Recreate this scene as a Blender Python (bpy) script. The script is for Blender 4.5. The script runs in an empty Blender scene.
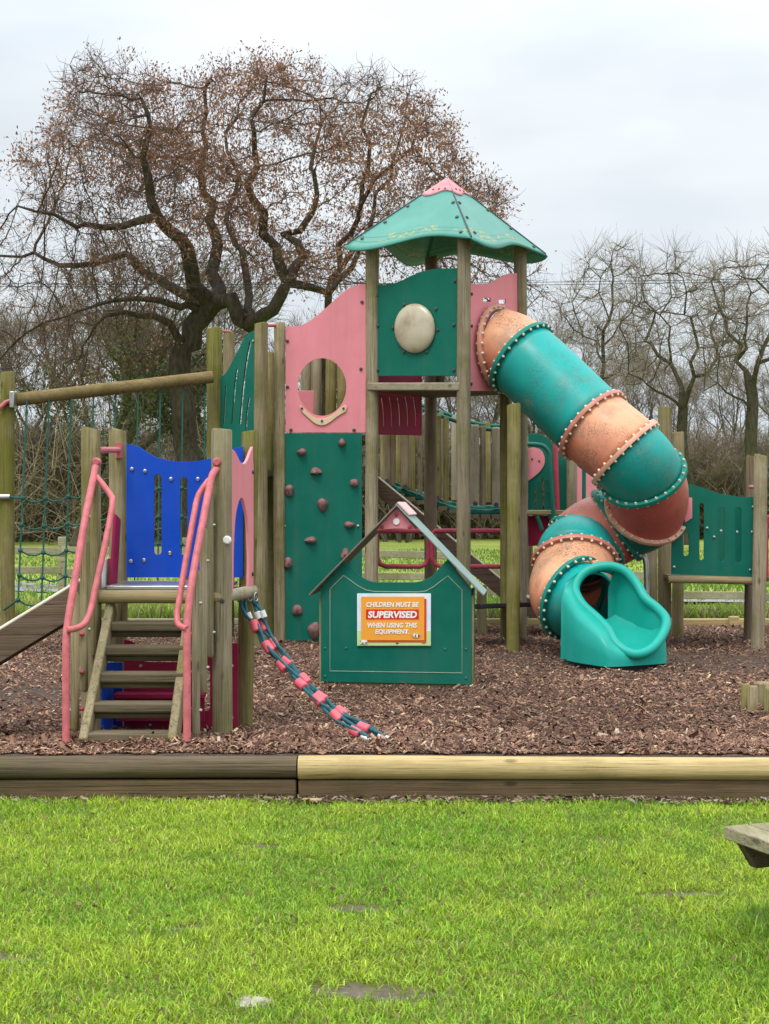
import bpy, bmesh, math, random
import numpy as np
from mathutils import Vector, Matrix, kdtree
random.seed(7); RNG = np.random.default_rng(11)
SC = bpy.context.scene; COL = SC.collection
F = 1500.0; CX = 384.5; HY = 505.0; HC = 1.5
R = math.radians

def P(px, py, Z):                       # a measured point of the photograph at depth Z, in metres
    return Vector(((px-CX)*Z/F, Z, HC-(py-HY)*Z/F))

# ------------------------------------------------------------------ materials
MATS = {}
class NT:
    def __init__(s, name):
        s.m = bpy.data.materials.new(name); s.m.use_nodes = True
        s.t = s.m.node_tree; s.b = s.t.nodes['Principled BSDF']
        s.tc = s.t.nodes.new('ShaderNodeTexCoord')
    def n(s, kind, **kw):
        nd = s.t.nodes.new(kind)
        for k, v in kw.items():
            if k in nd.inputs: nd.inputs[k].default_value = v
            else: setattr(nd, k, v)
        return nd
    def l(s, a, b): s.t.links.new(a, b)
    def noise(s, scale, detail=4, rough=.6, vec=None, stretch=None, coord='Object'):
        nd = s.n('ShaderNodeTexNoise'); nd.inputs['Scale'].default_value = scale
        nd.inputs['Detail'].default_value = detail; nd.inputs['Roughness'].default_value = rough
        src = vec or s.tc.outputs[coord]
        if stretch:
            mp = s.n('ShaderNodeMapping'); mp.inputs['Scale'].default_value = stretch
            s.l(src, mp.inputs[0]); src = mp.outputs[0]
        s.l(src, nd.inputs['Vector']); return nd.outputs['Fac']
    def ramp(s, fac, stops):
        nd = s.n('ShaderNodeValToRGB'); e = nd.color_ramp.elements
        while len(e) < len(stops): e.new(.5)
        for el, (p, c) in zip(e, stops):
            el.position = p; el.color = (*c, 1) if len(c) == 3 else c
        s.l(fac, nd.inputs[0]); return nd.outputs[0]
    def mix(s, fac, a, b, mode='MIX'):
        nd = s.n('ShaderNodeMix', data_type='RGBA', blend_type=mode)
        for sock, v in ((nd.inputs[0], fac), (nd.inputs[6], a), (nd.inputs[7], b)):
            if isinstance(v, (int, float)): sock.default_value = v
            elif isinstance(v, tuple): sock.default_value = (*v, 1)
            else: s.l(v, sock)
        return nd.outputs[2]
    def math(s, op, a, b=0.0):
        nd = s.n('ShaderNodeMath', operation=op)
        for i, v in enumerate((a, b)):
            if isinstance(v, (int, float)): nd.inputs[i].default_value = v
            else: s.l(v, nd.inputs[i])
        return nd.outputs[0]
    def maprange(s, v, a, b, c=0., d=1.):
        nd = s.n('ShaderNodeMapRange'); s.l(v, nd.inputs[0])
        for i, x in enumerate((a, b, c, d)): nd.inputs[i+1].default_value = x
        return nd.outputs[0]
    def rnd(s): return s.n('ShaderNodeObjectInfo').outputs['Random']
    def bump(s, h, strength=.3, dist=.01):
        nd = s.n('ShaderNodeBump'); nd.inputs['Strength'].default_value = strength
        nd.inputs['Distance'].default_value = dist
        s.l(h, nd.inputs['Height']); s.l(nd.outputs[0], s.b.inputs['Normal'])
    def done(s, col, rough=.6, spec=.5):
        if isinstance(col, tuple): s.b.inputs['Base Color'].default_value = (*col, 1)
        else: s.l(col, s.b.inputs['Base Color'])
        if isinstance(rough, (int, float)): s.b.inputs['Roughness'].default_value = rough
        else: s.l(rough, s.b.inputs['Roughness'])
        s.b.inputs['Specular IOR Level'].default_value = spec
        return s.m

def plastic(name, col, rough=.45, dirt=.25, spec=.16, dirtcol=(.12, .11, .08)):
    k = NT(name)
    n1 = k.noise(2.2, 6, .65); n2 = k.noise(60, 3, .7); n3 = k.noise(1.0, 3, .5, stretch=(9, 9, .7))
    tone = k.mix(k.maprange(n1, .35, .75), col, tuple(min(1, c*1.12+.012) for c in col))
    d = k.math('MULTIPLY', k.maprange(n3, .5, .78), dirt)
    c = k.mix(d, tone, dirtcol)
    c = k.mix(k.maprange(n2, .66, .78, 0, dirt*.9), c, dirtcol)
    k.bump(n2, .06, .003)
    return k.done(c, k.maprange(n1, .3, .7, rough-.06, rough+.14), spec)

def wood(name, base, dark, axis=2, algae=.0, algcol=(.16, .15, .03), wear=.6):
    k = NT(name)
    def st(a, l): q = [a, a, a]; q[axis] = l; return tuple(q)
    g1 = k.noise(1.0, 6, .7, stretch=st(24, 1.1)); g2 = k.noise(1.0, 4, .75, stretch=st(95, 2.4)); lo = k.noise(1.6, 5, .65); g3 = k.noise(1.0, 3, .6, stretch=st(150, 1.6))
    f = k.math('ADD', k.math('MULTIPLY', g1, .55), k.math('MULTIPLY', g2, .45))
    c = k.ramp(f, [(.33, dark), (.48, base), (.63, tuple(min(1, x*1.32) for x in base))])
    c = k.mix(k.maprange(lo, .38, .66, 0, .38), c, tuple((a+b)*.42 for a, b in zip(base, dark)))
    c = k.mix(k.maprange(g3, .60, .68, 0, .85), c, tuple(x*.28 for x in dark))
    hv = k.n('ShaderNodeHueSaturation'); k.l(c, hv.inputs['Color'])
    k.l(k.maprange(k.rnd(), 0, 1, .80, 1.15), hv.inputs['Value']); c = hv.outputs[0]
    if algae:
        e = k.math('ADD', lo, k.maprange(g1, .3, .7, -.10, .10))
        a = k.math('MULTIPLY', k.maprange(e, .60-.24*algae, .74-.12*algae), min(.9, .45+algae*.45))
        c = k.mix(a, c, k.mix(k.maprange(g2, .4, .6), tuple(x*.55 for x in algcol), algcol))
    kn = k.n('ShaderNodeTexVoronoi'); kn.inputs['Scale'].default_value = 1.9
    mp = k.n('ShaderNodeMapping'); mp.inputs['Scale'].default_value = st(2.6, 1.0)
    k.l(k.tc.outputs['Object'], mp.inputs[0]); k.l(mp.outputs[0], kn.inputs['Vector'])
    c = k.mix(k.maprange(kn.outputs['Distance'], .05, .10, .65, 0), c, tuple(x*.45 for x in dark))
    k.bump(k.math('ADD', f, k.math('MULTIPLY', g3, -.5)), .6, .010)
    return k.done(c, .88, .15)

def simple(name, col, rough=.5, metal=0., var=.15, scale=8, spec=.5):
    k = NT(name); n = k.noise(scale, 5, .65)
    c = k.mix(k.maprange(n, .3, .7), tuple(x*(1-var) for x in col), tuple(min(1, x*(1+var)) for x in col))
    k.b.inputs['Metallic'].default_value = metal
    return k.done(c, rough, spec)

def attrmat(name, rough=.7, spec=.3, trans=0.):
    k = NT(name); a = k.n('ShaderNodeAttribute', attribute_name='tint')
    if trans:
        tr = k.n('ShaderNodeBsdfTranslucent'); k.l(a.outputs['Color'], tr.inputs['Color'])
        mx = k.n('ShaderNodeMixShader'); mx.inputs[0].default_value = trans
        k.l(k.b.outputs[0], mx.inputs[1]); k.l(tr.outputs[0], mx.inputs[2])
        k.l(mx.outputs[0], k.t.nodes['Material Output'].inputs['Surface'])
    return k.done(a.outputs['Color'], rough, spec)

GREEN = plastic('green_hdpe', (.0008, .118, .080), .55, .16)
ROOFG = None
PINK = plastic('pink_hdpe', (.69, .235, .265), .55, .18, dirtcol=(.3, .16, .14))
MAROON = plastic('maroon_hdpe', (.30, .014, .055), .55, .12, dirtcol=(.06, .02, .02))
BLUE = plastic('blue_hdpe', (.001, .055, .43), .55, .12)
LGREEN = plastic('weathered_green_tube', (.006, .12, .085), .4, .25)
PPINK = simple('pink_paint', (.50, .13, .14), .45, 0, .25, 14, .25)
PRED = simple('red_paint', (.42, .05, .08), .45, 0, .2, 12, .3)
CREAM = simple('cream_board', (.66, .50, .30), .5, 0, .1)
WHITE = simple('white_plastic', (.78, .78, .75), .45, 0, .06)
BOLTM = simple('bolt_steel', (.42, .42, .40), .35, .9, .2)
DBOLT = simple('dark_bolt', (.05, .045, .045), .5, 0, .3)
BCAP = simple('beige_bolt_cap', (.62, .55, .42), .5, 0, .15)
STEEL = simple('stainless_steel', (.50, .50, .49), .32, .9, .1)
BLACK = simple('black_rubber', (.012, .012, .012), .7, 0, .3)
HOLD = simple('climbing_hold_resin', (.22, .105, .095), .75, 0, .35, 22)
ROPEG = simple('green_rope', (.012, .085, .062), .85, 0, .35, 60)
ROPEB = simple('teal_rope', (.015, .10, .12), .8, 0, .5, 80)
GRIP = simple('pink_rubber', (.68, .10, .13), .5, 0, .15)
BROWNS = wood('slide_side_board', (.145, .10, .07), (.07, .048, .034), 0)
GREYW = wood('grey_weathered_wood', (.30, .25, .165), (.11, .085, .052), 2, .42, (.20, .185, .05))
TANW = wood('tan_weathered_wood', (.295, .24, .14), (.105, .08, .042), 2, .6, (.19, .17, .035))
ALGW = wood('algae_wood', (.27, .225, .10), (.095, .08, .035), 2, .85, (.17, .165, .025))
DARKW = wood('dark_damp_wood', (.19, .14, .095), (.10, .075, .05), 2, .2)
TREADW = wood('tread_wood', (.135, .105, .066), (.04, .03, .018), 0, .35, (.16, .15, .05))
BEAMW = wood('beam_wood', (.29, .225, .12), (.17, .13, .07), 0, .35, (.15, .14, .035))
BEAMG = wood('grey_beam_wood', (.36, .31, .21), (.15, .125, .08), 0, .25, (.2, .18, .05))
MOSSB = wood('mossy_beam', (.25, .18, .08), (.11, .075, .03), 0, .6, (.11, .11, .02))
OLDLOG = wood('old_log', (.16, .12, .075), (.055, .04, .025), 0, .15, (.11, .115, .045))
NEWLOG = wood('new_log', (.47, .35, .17), (.30, .20, .08), 0, .12, (.26, .22, .07))
LOWBRD = wood('low_board', (.15, .10, .055), (.06, .042, .025), 0, .3, (.1, .09, .03))
RAILW = wood('fence_wood', (.30, .27, .18), (.16, .14, .09), 0, .5, (.2, .2, .08))
PLANKW = wood('picnic_plank', (.27, .235, .15), (.11, .09, .055), 1, .55, (.24, .23, .07))
PICD = wood('picnic_beam', (.11, .08, .055), (.05, .035, .025), 0, .2)

def roof_mat():
    k = NT('roof_green_faded'); uv = k.n('ShaderNodeSeparateXYZ'); k.l(k.tc.outputs['UV'], uv.inputs[0])
    n = k.noise(3, 6, .6); n2 = k.noise(26, 4, .7); n3 = k.noise(2.3, 3, .6)
    c = k.mix(k.maprange(n, .3, .7), (.035, .215, .165), (.062, .275, .215))
    def band(v0, w): return k.maprange(k.math('ABSOLUTE', k.math('SUBTRACT', uv.outputs[1], v0)), w*.6, w, 1., 0.)
    gr = k.math('MAXIMUM', band(.845, .007), band(.905, .007))
    c = k.mix(k.math('MULTIPLY', gr, .85), c, (.03, .11, .06))
    lich = k.math('MULTIPLY', k.math('MULTIPLY', band(.865, .075), k.maprange(n2, .52, .6)), k.maprange(n3, .5, .58))
    c = k.mix(lich, c, (.34, .31, .045))
    c = k.mix(k.maprange(k.noise(45, 3, .8), .66, .74, 0, .5), c, (.08, .16, .09))
    return k.done(c, .42, .5)
ROOFG = roof_mat()

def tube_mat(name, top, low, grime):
    k = NT(name); a = k.n('ShaderNodeAttribute', attribute_name='tone')
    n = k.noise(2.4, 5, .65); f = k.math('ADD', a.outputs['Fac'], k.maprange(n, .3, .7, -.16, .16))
    c = k.mix(k.maprange(f, .1, .85), low, top)  # underside of each section takes the low colour, upper side the top colour
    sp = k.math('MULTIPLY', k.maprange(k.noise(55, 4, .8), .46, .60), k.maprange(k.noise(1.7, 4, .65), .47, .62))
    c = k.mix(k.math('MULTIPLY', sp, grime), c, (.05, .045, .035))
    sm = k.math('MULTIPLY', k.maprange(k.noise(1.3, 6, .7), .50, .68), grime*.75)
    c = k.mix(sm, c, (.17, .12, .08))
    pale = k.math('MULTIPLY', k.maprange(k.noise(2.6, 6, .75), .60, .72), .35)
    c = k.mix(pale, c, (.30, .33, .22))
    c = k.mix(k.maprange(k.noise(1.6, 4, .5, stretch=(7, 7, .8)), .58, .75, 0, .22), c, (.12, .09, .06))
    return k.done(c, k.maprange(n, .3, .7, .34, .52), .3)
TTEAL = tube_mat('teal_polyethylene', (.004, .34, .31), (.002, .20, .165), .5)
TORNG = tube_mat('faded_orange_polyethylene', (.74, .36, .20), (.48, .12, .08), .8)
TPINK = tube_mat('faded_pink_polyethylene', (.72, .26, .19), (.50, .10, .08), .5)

# ------------------------------------------------------------------ mesh helpers
class MB:
    def __init__(s): s.v = []; s.f = []
    def add(s, verts, faces):
        o = len(s.v); s.v += [tuple(v) for v in verts]; s.f += [[i+o for i in f] for f in faces]; return s
    def box(s, c, size, rot=None, axes=None):
        c = Vector(c); h = [x/2 for x in size]
        if axes: X, Y, Zv = [Vector(a).normalized() for a in axes]
        else:
            M = rot or Matrix.Identity(3); X, Y, Zv = M.col[0], M.col[1], M.col[2]
        vs = [c + X*h[0]*a + Y*h[1]*b + Zv*h[2]*d for d in (-1, 1) for b in (-1, 1) for a in (-1, 1)]
        return s.add(vs, [(0, 2, 3, 1), (4, 5, 7, 6), (0, 1, 5, 4), (2, 6, 7, 3), (0, 4, 6, 2), (1, 3, 7, 5)])
    def bar(s, a, b, w, t, up=(0, 0, 1)):
        a = Vector(a); b = Vector(b); d = (b-a); L = d.length; d.normalize()
        side = d.cross(Vector(up)); side = side.normalized() if side.length > 1e-4 else Vector((1, 0, 0))
        u = side.cross(d).normalized()
        return s.box((a+b)/2, (L, w, t), axes=(d, side, u))
    def tube(s, path, r, sides=10, cap=True, wob=0., closed=False):
        path = [Vector(p) for p in path]; n = len(path)
        rs = r if isinstance(r, (list, tuple)) else [r]*n
        T = []
        for i in range(n):
            a = path[(i-1) % n if closed else max(0, i-1)]; b = path[(i+1) % n if closed else min(n-1, i+1)]
            t = b-a; T.append(t.normalized() if t.length > 1e-9 else Vector((0, 0, 1)))
        ref = Vector((0, 0, 1)) if abs(T[0].z) < .9 else Vector((0, 1, 0))
        N = (ref - T[0]*ref.dot(T[0])).normalized(); vs = []
        for i in range(n):
            N = (N - T[i]*N.dot(T[i])).normalized(); B = T[i].cross(N)
            for k in range(sides):
                a = 2*math.pi*k/sides; q = rs[i]*(1+(random.uniform(-wob, wob) if wob else 0))
                vs.append(path[i] + (N*math.cos(a)+B*math.sin(a))*q)
        fs = []
        for i in range(n if closed else n-1):
            j = (i+1) % n
            for k in range(sides):
                l = (k+1) % sides
                fs.append((i*sides+k, i*sides+l, j*sides+l, j*sides+k))
        if cap and not closed:
            fs.append(tuple(range(sides-1, -1, -1))); fs.append(tuple(range((n-1)*sides, n*sides)))
        return s.add(vs, fs)
    def ball(s, c, r, seg=8, rings=5, squash=(1, 1, 1)):
        c = Vector(c); vs = [c+Vector((0, 0, r*squash[2]))]; fs = []
        for i in range(1, rings):
            ph = math.pi*i/rings
            for k in range(seg):
                a = 2*math.pi*k/seg
                vs.append(c+Vector((r*squash[0]*math.sin(ph)*math.cos(a), r*squash[1]*math.sin(ph)*math.sin(a), r*squash[2]*math.cos(ph))))
        vs.append(c-Vector((0, 0, r*squash[2])))
        for k in range(seg): fs.append((0, 1+k, 1+(k+1) % seg))
        for i in range(rings-2):
            for k in range(seg):
                a = 1+i*seg; fs.append((a+k, a+seg+k, a+seg+(k+1) % seg, a+(k+1) % seg))
        last = len(vs)-1; a = 1+(rings-2)*seg
        for k in range(seg): fs.append((a+k, last, a+(k+1) % seg))
        return s.add(vs, fs)

ROOT_LOC = {}
def origin_of(p):
    while p is not None:
        if p.name in ROOT_LOC: return ROOT_LOC[p.name]
        p = p.parent
    return Vector((0, 0, 0))

def link(name, me, mat, parent=None, smooth=35, bevel=0.):
    o = bpy.data.objects.new(name, me); COL.objects.link(o)
    if mat is not None: me.materials.append(mat)
    if parent is not None: o.parent = parent
    if smooth:
        me.polygons.foreach_set('use_smooth', [True]*len(me.polygons))
        me.set_sharp_from_angle(angle=R(smooth))
    if bevel:
        b = o.modifiers.new('bevel', 'BEVEL'); b.width = bevel; b.segments = 2; b.limit_method = 'ANGLE'; b.angle_limit = R(40)
    return o

def build(mb, name, mat, parent=None, smooth=35, bevel=0., loc=None):
    org = origin_of(parent) if parent is not None else (Vector(loc) if loc is not None else Vector((0, 0, 0)))
    me = bpy.data.meshes.new(name)
    me.from_pydata([tuple(Vector(v)-org) for v in mb.v], [], mb.f); me.update()
    bm = bmesh.new(); bm.from_mesh(me); bmesh.ops.recalc_face_normals(bm, faces=bm.faces); bm.to_mesh(me); bm.free()
    o = link(name, me, mat, parent, smooth, bevel)
    if parent is None and loc is not None: o.location = org; ROOT_LOC[o.name] = org
    return o

def tag(o, label, cat, group=None):
    o['label'] = label; o['category'] = cat
    if group: o['group'] = group
    return o

def thing(name, label, cat, loc, group=None):
    o = bpy.data.objects.new(name, None); COL.objects.link(o); o.empty_display_size = .2
    o.location = loc; ROOT_LOC[o.name] = Vector(loc)
    return tag(o, label, cat, group)

def struct(o): o['kind'] = 'structure'; return o

def cat_rom(pts, n=8, closed=False):
    pts = [Vector(p) for p in pts]; m = len(pts); out = []
    for i in range(m if closed else m-1):
        if closed: a, b, c, d = pts[(i-1) % m], pts[i], pts[(i+1) % m], pts[(i+2) % m]
        else: a, b, c, d = pts[max(0, i-1)], pts[i], pts[i+1], pts[min(m-1, i+2)]
        for k in range(n):
            t = k/n
            out.append(.5*((2*b)+(c-a)*t+(2*a-5*b+4*c-d)*t*t+(3*b-a-3*c+d)*t**3))
    if not closed: out.append(pts[-1])
    return out

def smooth2d(pts, n=6): return [(v.x, v.y) for v in cat_rom([Vector((a, b, 0)) for a, b in pts], n)]
def ell(cx, cy, rx, ry, n=40): return [(cx+rx*math.cos(2*math.pi*k/n), cy+ry*math.sin(2*math.pi*k/n)) for k in range(n)]
def slot(x0, x1, y0, y1, n=8):
    r = (x1-x0)/2; cx = (x0+x1)/2
    return [(cx-r*math.cos(math.pi*k/n), y0+r-r*math.sin(math.pi*k/n)) for k in range(n+1)] + [(cx+r*math.cos(math.pi*k/n), y1-r+r*math.sin(math.pi*k/n)) for k in range(n+1)]

class Plane:
    """A vertical board plane through two ground points; px() measures a photo point on it."""
    def __init__(s, p0, p1, off=0.):
        s.u = Vector((p1[0]-p0[0], p1[1]-p0[1], 0)).normalized()
        s.n = Vector((s.u.y, -s.u.x, 0))
        if s.n.y > 0 and abs(s.n.y) > .05: s.n = -s.n
        s.p = Vector((p0[0], p0[1], 0)) + s.n*off
    def px(s, x, y):
        d = Vector(((x-CX)/F, 1, -(y-HY)/F)); c = Vector((0, 0, HC))
        t = (s.p-c).dot(s.n)/d.dot(s.n); return c+d*t

def panel(name, plane, outline, holes, thick, mat, parent, bevel=.004, proud=0.):
    org = origin_of(parent); bm = bmesh.new(); edges = []
    for loop in [outline]+list(holes):
        vs = [bm.verts.new(plane.px(x, y)+plane.n*proud-org) for x, y in loop]
        for i in range(len(vs)): edges.append(bm.edges.new((vs[i], vs[(i+1) % len(vs)])))
    bmesh.ops.triangle_fill(bm, use_beauty=True, use_dissolve=False, edges=edges, normal=plane.n)
    r = bmesh.ops.extrude_face_region(bm, geom=bm.faces[:])
    bmesh.ops.translate(bm, vec=-plane.n*thick, verts=[g for g in r['geom'] if isinstance(g, bmesh.types.BMVert)])
    bmesh.ops.recalc_face_normals(bm, faces=bm.faces)
    me = bpy.data.meshes.new(name); bm.to_mesh(me); bm.free()
    return link(name, me, mat, parent, 30, bevel)

def bolts(plane, pts, r, mat, parent, proud=.0, name='bolt'):
    for x, y in pts:
        mb = MB(); c = plane.px(x, y)+plane.n*(proud+.002)
        mb.tube([c-plane.n*.004, c+plane.n*r*.55, c+plane.n*r*.8], [r, r, r*.55], 8)
        build(mb, name, mat, parent)

def post(parent, px, Z, ytop, r, mat, z0=-.35, lean=0., name='post', dy=0., pxb=None):
    x = (px-CX)*Z/F; zt = HC-(ytop-HY)*Z/F
    xb = (pxb-CX)*Z/F if pxb is not None else x
    n = 9; path = []; rs = []
    ph = random.random()*6
    for i in range(n):
        t = i/(n-1); path.append((xb+(x-xb)*t+.004*math.sin(ph+t*5), Z+dy*t, z0+(zt-.012-z0)*t)); rs.append(r*(1+.02*math.sin(ph*2+t*7)))
    path.append((x, Z+dy, zt)); rs.append(r*.9)
    mb = MB(); mb.tube(path, rs, 18, wob=.012)
    return build(mb, name, mat, parent, 40)

def g(y):                               # the chip surface is not level: raked up at the kerb logs, worn down behind
    ys = [8.9, 9.2, 9.9, 10.6, 12.6, 13.9, 15.2, 19]; zs = [-.0, .03, -.055, -.10, -.05, -.05, -.005, 0.]
    return np.interp(y, ys, zs)

# value noise for scattered things
_LAT = RNG.random((64, 64))
def vnoise(x, y, s):
    x = np.asarray(x)*s; y = np.asarray(y)*s; xi = np.floor(x).astype(int); yi = np.floor(y).astype(int)
    fx = x-xi; fy = y-yi; fx = fx*fx*(3-2*fx); fy = fy*fy*(3-2*fy)
    a = _LAT[xi % 64, yi % 64]; b = _LAT[(xi+1) % 64, yi % 64]; c = _LAT[xi % 64, (yi+1) % 64]; d = _LAT[(xi+1) % 64, (yi+1) % 64]
    return (a*(1-fx)+b*fx)*(1-fy)+(c*(1-fx)+d*fx)*fy
def fbm(x, y, s): return (vnoise(x, y, s)*.5+vnoise(x+7, y+3, s*2.1)*.3+vnoise(x+1, y+9, s*4.3)*.2)

def np_mesh(name, V, loops, starts, totals, tint, mat, parent=None, loc=None, smooth=False):
    me = bpy.data.meshes.new(name)
    me.vertices.add(len(V)); me.vertices.foreach_set('co', np.asarray(V, np.float32).ravel())
    me.loops.add(len(loops)); me.loops.foreach_set('vertex_index', np.asarray(loops, np.int32))
    me.polygons.add(len(starts)); me.polygons.foreach_set('loop_start', np.asarray(starts, np.int32))
    me.update(calc_edges=True)
    if tint is not None:
        a = me.attributes.new('tint', 'FLOAT_COLOR', 'POINT')
        a.data.foreach_set('color', np.concatenate([tint, np.ones((len(tint), 1))], 1).astype(np.float32).ravel())
    if smooth: me.polygons.foreach_set('use_smooth', [True]*len(me.polygons))
    o = bpy.data.objects.new(name, me); COL.objects.link(o); me.materials.append(mat)
    if parent is not None: o.parent = parent
    return o

def blades(x, y, z, length, width, tint, lean=.5, curl=.5):
    n = len(x); a = RNG.random(n)*2*math.pi; b = RNG.random(n)*2*math.pi
    dx, dy = np.cos(a), np.sin(a); wx, wy = np.cos(b)*width/2, np.sin(b)*width/2
    le = np.abs(RNG.normal(lean, .3, n)).clip(0, 1.2); h1 = length*.55
    m = np.stack([x+dx*h1*np.sin(le), y+dy*h1*np.sin(le), z+h1*np.cos(le)], 1)
    l2 = (le+curl*RNG.random(n)).clip(0, 1.7); h2 = length*.45
    t = m+np.stack([dx*h2*np.sin(l2), dy*h2*np.sin(l2), h2*np.cos(l2)], 1)
    base = np.stack([x, y, z-.01], 1); w = np.stack([wx, wy, np.zeros(n)], 1)
    V = np.stack([base-w, base+w, m+w*.8, m-w*.8, t], 1).reshape(-1, 3)
    i = np.arange(n)*5
    L = np.stack([i, i+1, i+2, i+3, i+3, i+2, i+4], 1).ravel()
    s = np.arange(n)*7; S = np.stack([s, s+4], 1).ravel(); T = np.tile([4, 3], n)
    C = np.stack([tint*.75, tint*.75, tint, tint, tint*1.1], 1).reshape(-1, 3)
    return V, L, S, T, C

# ------------------------------------------------------------------ camera, light, sky
cam = bpy.data.cameras.new('camera'); co = bpy.data.objects.new('camera', cam); COL.objects.link(co)
co.location = (0, 0, HC); co.rotation_euler = (R(90), 0, 0)
cam.sensor_fit = 'VERTICAL'; cam.sensor_height = 24; cam.lens = F/1024*24; cam.shift_y = -(512-HY)/1024
cam.clip_end = 3000; SC.camera = co
SC.view_settings.view_transform = 'Standard'; SC.view_settings.look = 'None'; SC.view_settings.gamma = 1
SC.view_settings.exposure = 0.04
w = bpy.data.worlds.new('World'); SC.world = w; w.use_nodes = True
nt = w.node_tree; bg = nt.nodes['Background']
SUN_EL, SUN_AZ = 60, 205
sky = nt.nodes.new('ShaderNodeTexSky'); sky.sky_type = 'NISHITA'; sky.sun_disc = False
sky.sun_elevation = R(SUN_EL); sky.sun_rotation = R(SUN_AZ); sky.dust_density = 4
tc = nt.nodes.new('ShaderNodeTexCoord'); sp = nt.nodes.new('ShaderNodeSeparateXYZ'); nt.links.new(tc.outputs['Generated'], sp.inputs[0])
mp = nt.nodes.new('ShaderNodeMapping'); mp.inputs['Scale'].default_value = (1, 1, 3.2); nt.links.new(tc.outputs['Generated'], mp.inputs[0])
no = nt.nodes.new('ShaderNodeTexNoise'); no.inputs['Scale'].default_value = 2.3; no.inputs['Detail'].default_value = 5; nt.links.new(mp.outputs[0], no.inputs['Vector'])
rp = nt.nodes.new('ShaderNodeValToRGB'); e = rp.color_ramp.elements
e[0].position = .36; e[0].color = (6.3, 7.05, 7.7, 1); e[1].position = .66; e[1].color = (9.0, 9.5, 9.9, 1)
nt.links.new(no.outputs['Fac'], rp.inputs[0])
mr = nt.nodes.new('ShaderNodeMapRange'); nt.links.new(sp.outputs[2], mr.inputs[0])
for i, v in enumerate((.25, 1., 1., 3.3)): mr.inputs[i+1].default_value = v
vm = nt.nodes.new('ShaderNodeVectorMath'); vm.operation = 'SCALE'; nt.links.new(rp.outputs[0], vm.inputs[0]); nt.links.new(mr.outputs[0], vm.inputs['Scale'])
mx = nt.nodes.new('ShaderNodeMix'); mx.data_type = 'RGBA'; mx.inputs[0].default_value = .94
nt.links.new(sky.outputs[0], mx.inputs[6]); nt.links.new(vm.outputs[0], mx.inputs[7])
nt.links.new(mx.outputs[2], bg.inputs['Color']); bg.inputs['Strength'].default_value = .105
sl = bpy.data.lights.new('sun', 'SUN'); so = bpy.data.objects.new('sun', sl); COL.objects.link(so)
sl.energy = 1.7; sl.angle = R(18); sl.color = (1, .96, .9)
az = R(SUN_AZ); dirs = Vector((math.sin(az)*math.cos(R(SUN_EL)), math.cos(az)*math.cos(R(SUN_EL)), math.sin(R(SUN_EL))))
so.rotation_euler = dirs.to_track_quat('Z', 'Y').to_euler()

# ------------------------------------------------------------------ ground
def grid_mesh(name, xs, ys, zf, mat):
    X, Y = np.meshgrid(xs, ys); Zg = zf(X, Y); nx, ny = len(xs), len(ys)
    V = np.stack([X.ravel(), Y.ravel(), Zg.ravel()], 1)
    i = (np.arange(ny-1)[:, None]*nx+np.arange(nx-1)[None]).ravel()
    L = np.stack([i, i+1, i+nx+1, i+nx], 1).ravel()
    return np_mesh(name, V, L, np.arange(len(i))*4, None, None, mat, smooth=True)

LAWN_Z = -.24
SOIL = [(-.13, 6.42, .13, .04), (-.06, 5.36, .24, .055), (-1.46, 5.75, .14, .04), (1.35, 6.75, .2, .03), (-1.66, 5.78, .13, .05), (.2, 5.95, .12, .018), (-.62, 7.6, .12, .02), (.35, 8.0, .1, .015), (-.75, 6.1, .14, .016)]
def soil_mask(x, y):
    m = np.zeros_like(x)
    for cx, cy, a, b in SOIL:
        d = ((x-cx)/a)**2+((y-cy)/(b*2.0))**2+2.3*(fbm(x, y, 17)-.5)
        m = np.maximum(m, np.clip(1.25-d, 0, 1))
    return m
def lawn_ground_mat():
    k = NT('meadow_ground')
    n = k.noise(.55, 6, .65); n2 = k.noise(14, 5, .75)
    sep = k.n('ShaderNodeSeparateXYZ'); k.l(k.tc.outputs['Object'], sep.inputs[0])
    near = k.mix(k.maprange(n2, .3, .7), (.08, .085, .02), (.16, .17, .035))
    far = k.mix(k.maprange(k.noise(.16, 6, .7, stretch=(1, 2.2, 1)), .35, .65), (.21, .27, .045), (.36, .41, .085))
    far = k.mix(k.maprange(n2, .35, .75, 0, .5), far, (.11, .13, .04))
    c = k.mix(k.maprange(sep.outputs[1], 18, 19, 0, 1), near, far)
    a = k.n('ShaderNodeAttribute', attribute_name='tint')
    soil = k.mix(k.maprange(n2, .3, .7), (.07, .055, .04), (.17, .14, .11))
    c = k.mix(a.outputs['Fac'], c, soil)
    k.bump(n2, .5, .03)
    return k.done(c, .95, .1)
xs = np.concatenate([[-900, -300, -100, -40, -20, -10, -6], np.linspace(-3, 3, 121), [6, 10, 20, 40, 100, 300, 900]])
ys = np.concatenate([[-60, -20, -5, 0, 3], np.linspace(4.4, 8.9, 91), [9.3, 12, 15, 18.6, 18.78, 19.4, 21, 24, 28, 33, 40, 50, 60, 80, 120, 300, 1500]])
def terrain(X, Y):
    z = np.interp(Y, [0, 9.0, 9.31, 18.6, 18.78, 20, 24, 40], [LAWN_Z, LAWN_Z, -.42, -.42, .04, .05, .04, .0])
    return z + np.where(Y < 8.9, (fbm(X, Y, 1.3)-.5)*.05, 0) + np.where(Y > 19.5, (fbm(X, Y, .23)-.5)*.16, 0)
ground = struct(grid_mesh('ground', xs, ys, terrain, lawn_ground_mat()))
gx, gy = np.meshgrid(xs, ys); sm = soil_mask(gx.ravel(), gy.ravel())
a = ground.data.attributes.new('tint', 'FLOAT_COLOR', 'POINT')
a.data.foreach_set('color', np.stack([sm, sm, sm, np.ones_like(sm)], 1).astype(np.float32).ravel())

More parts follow.
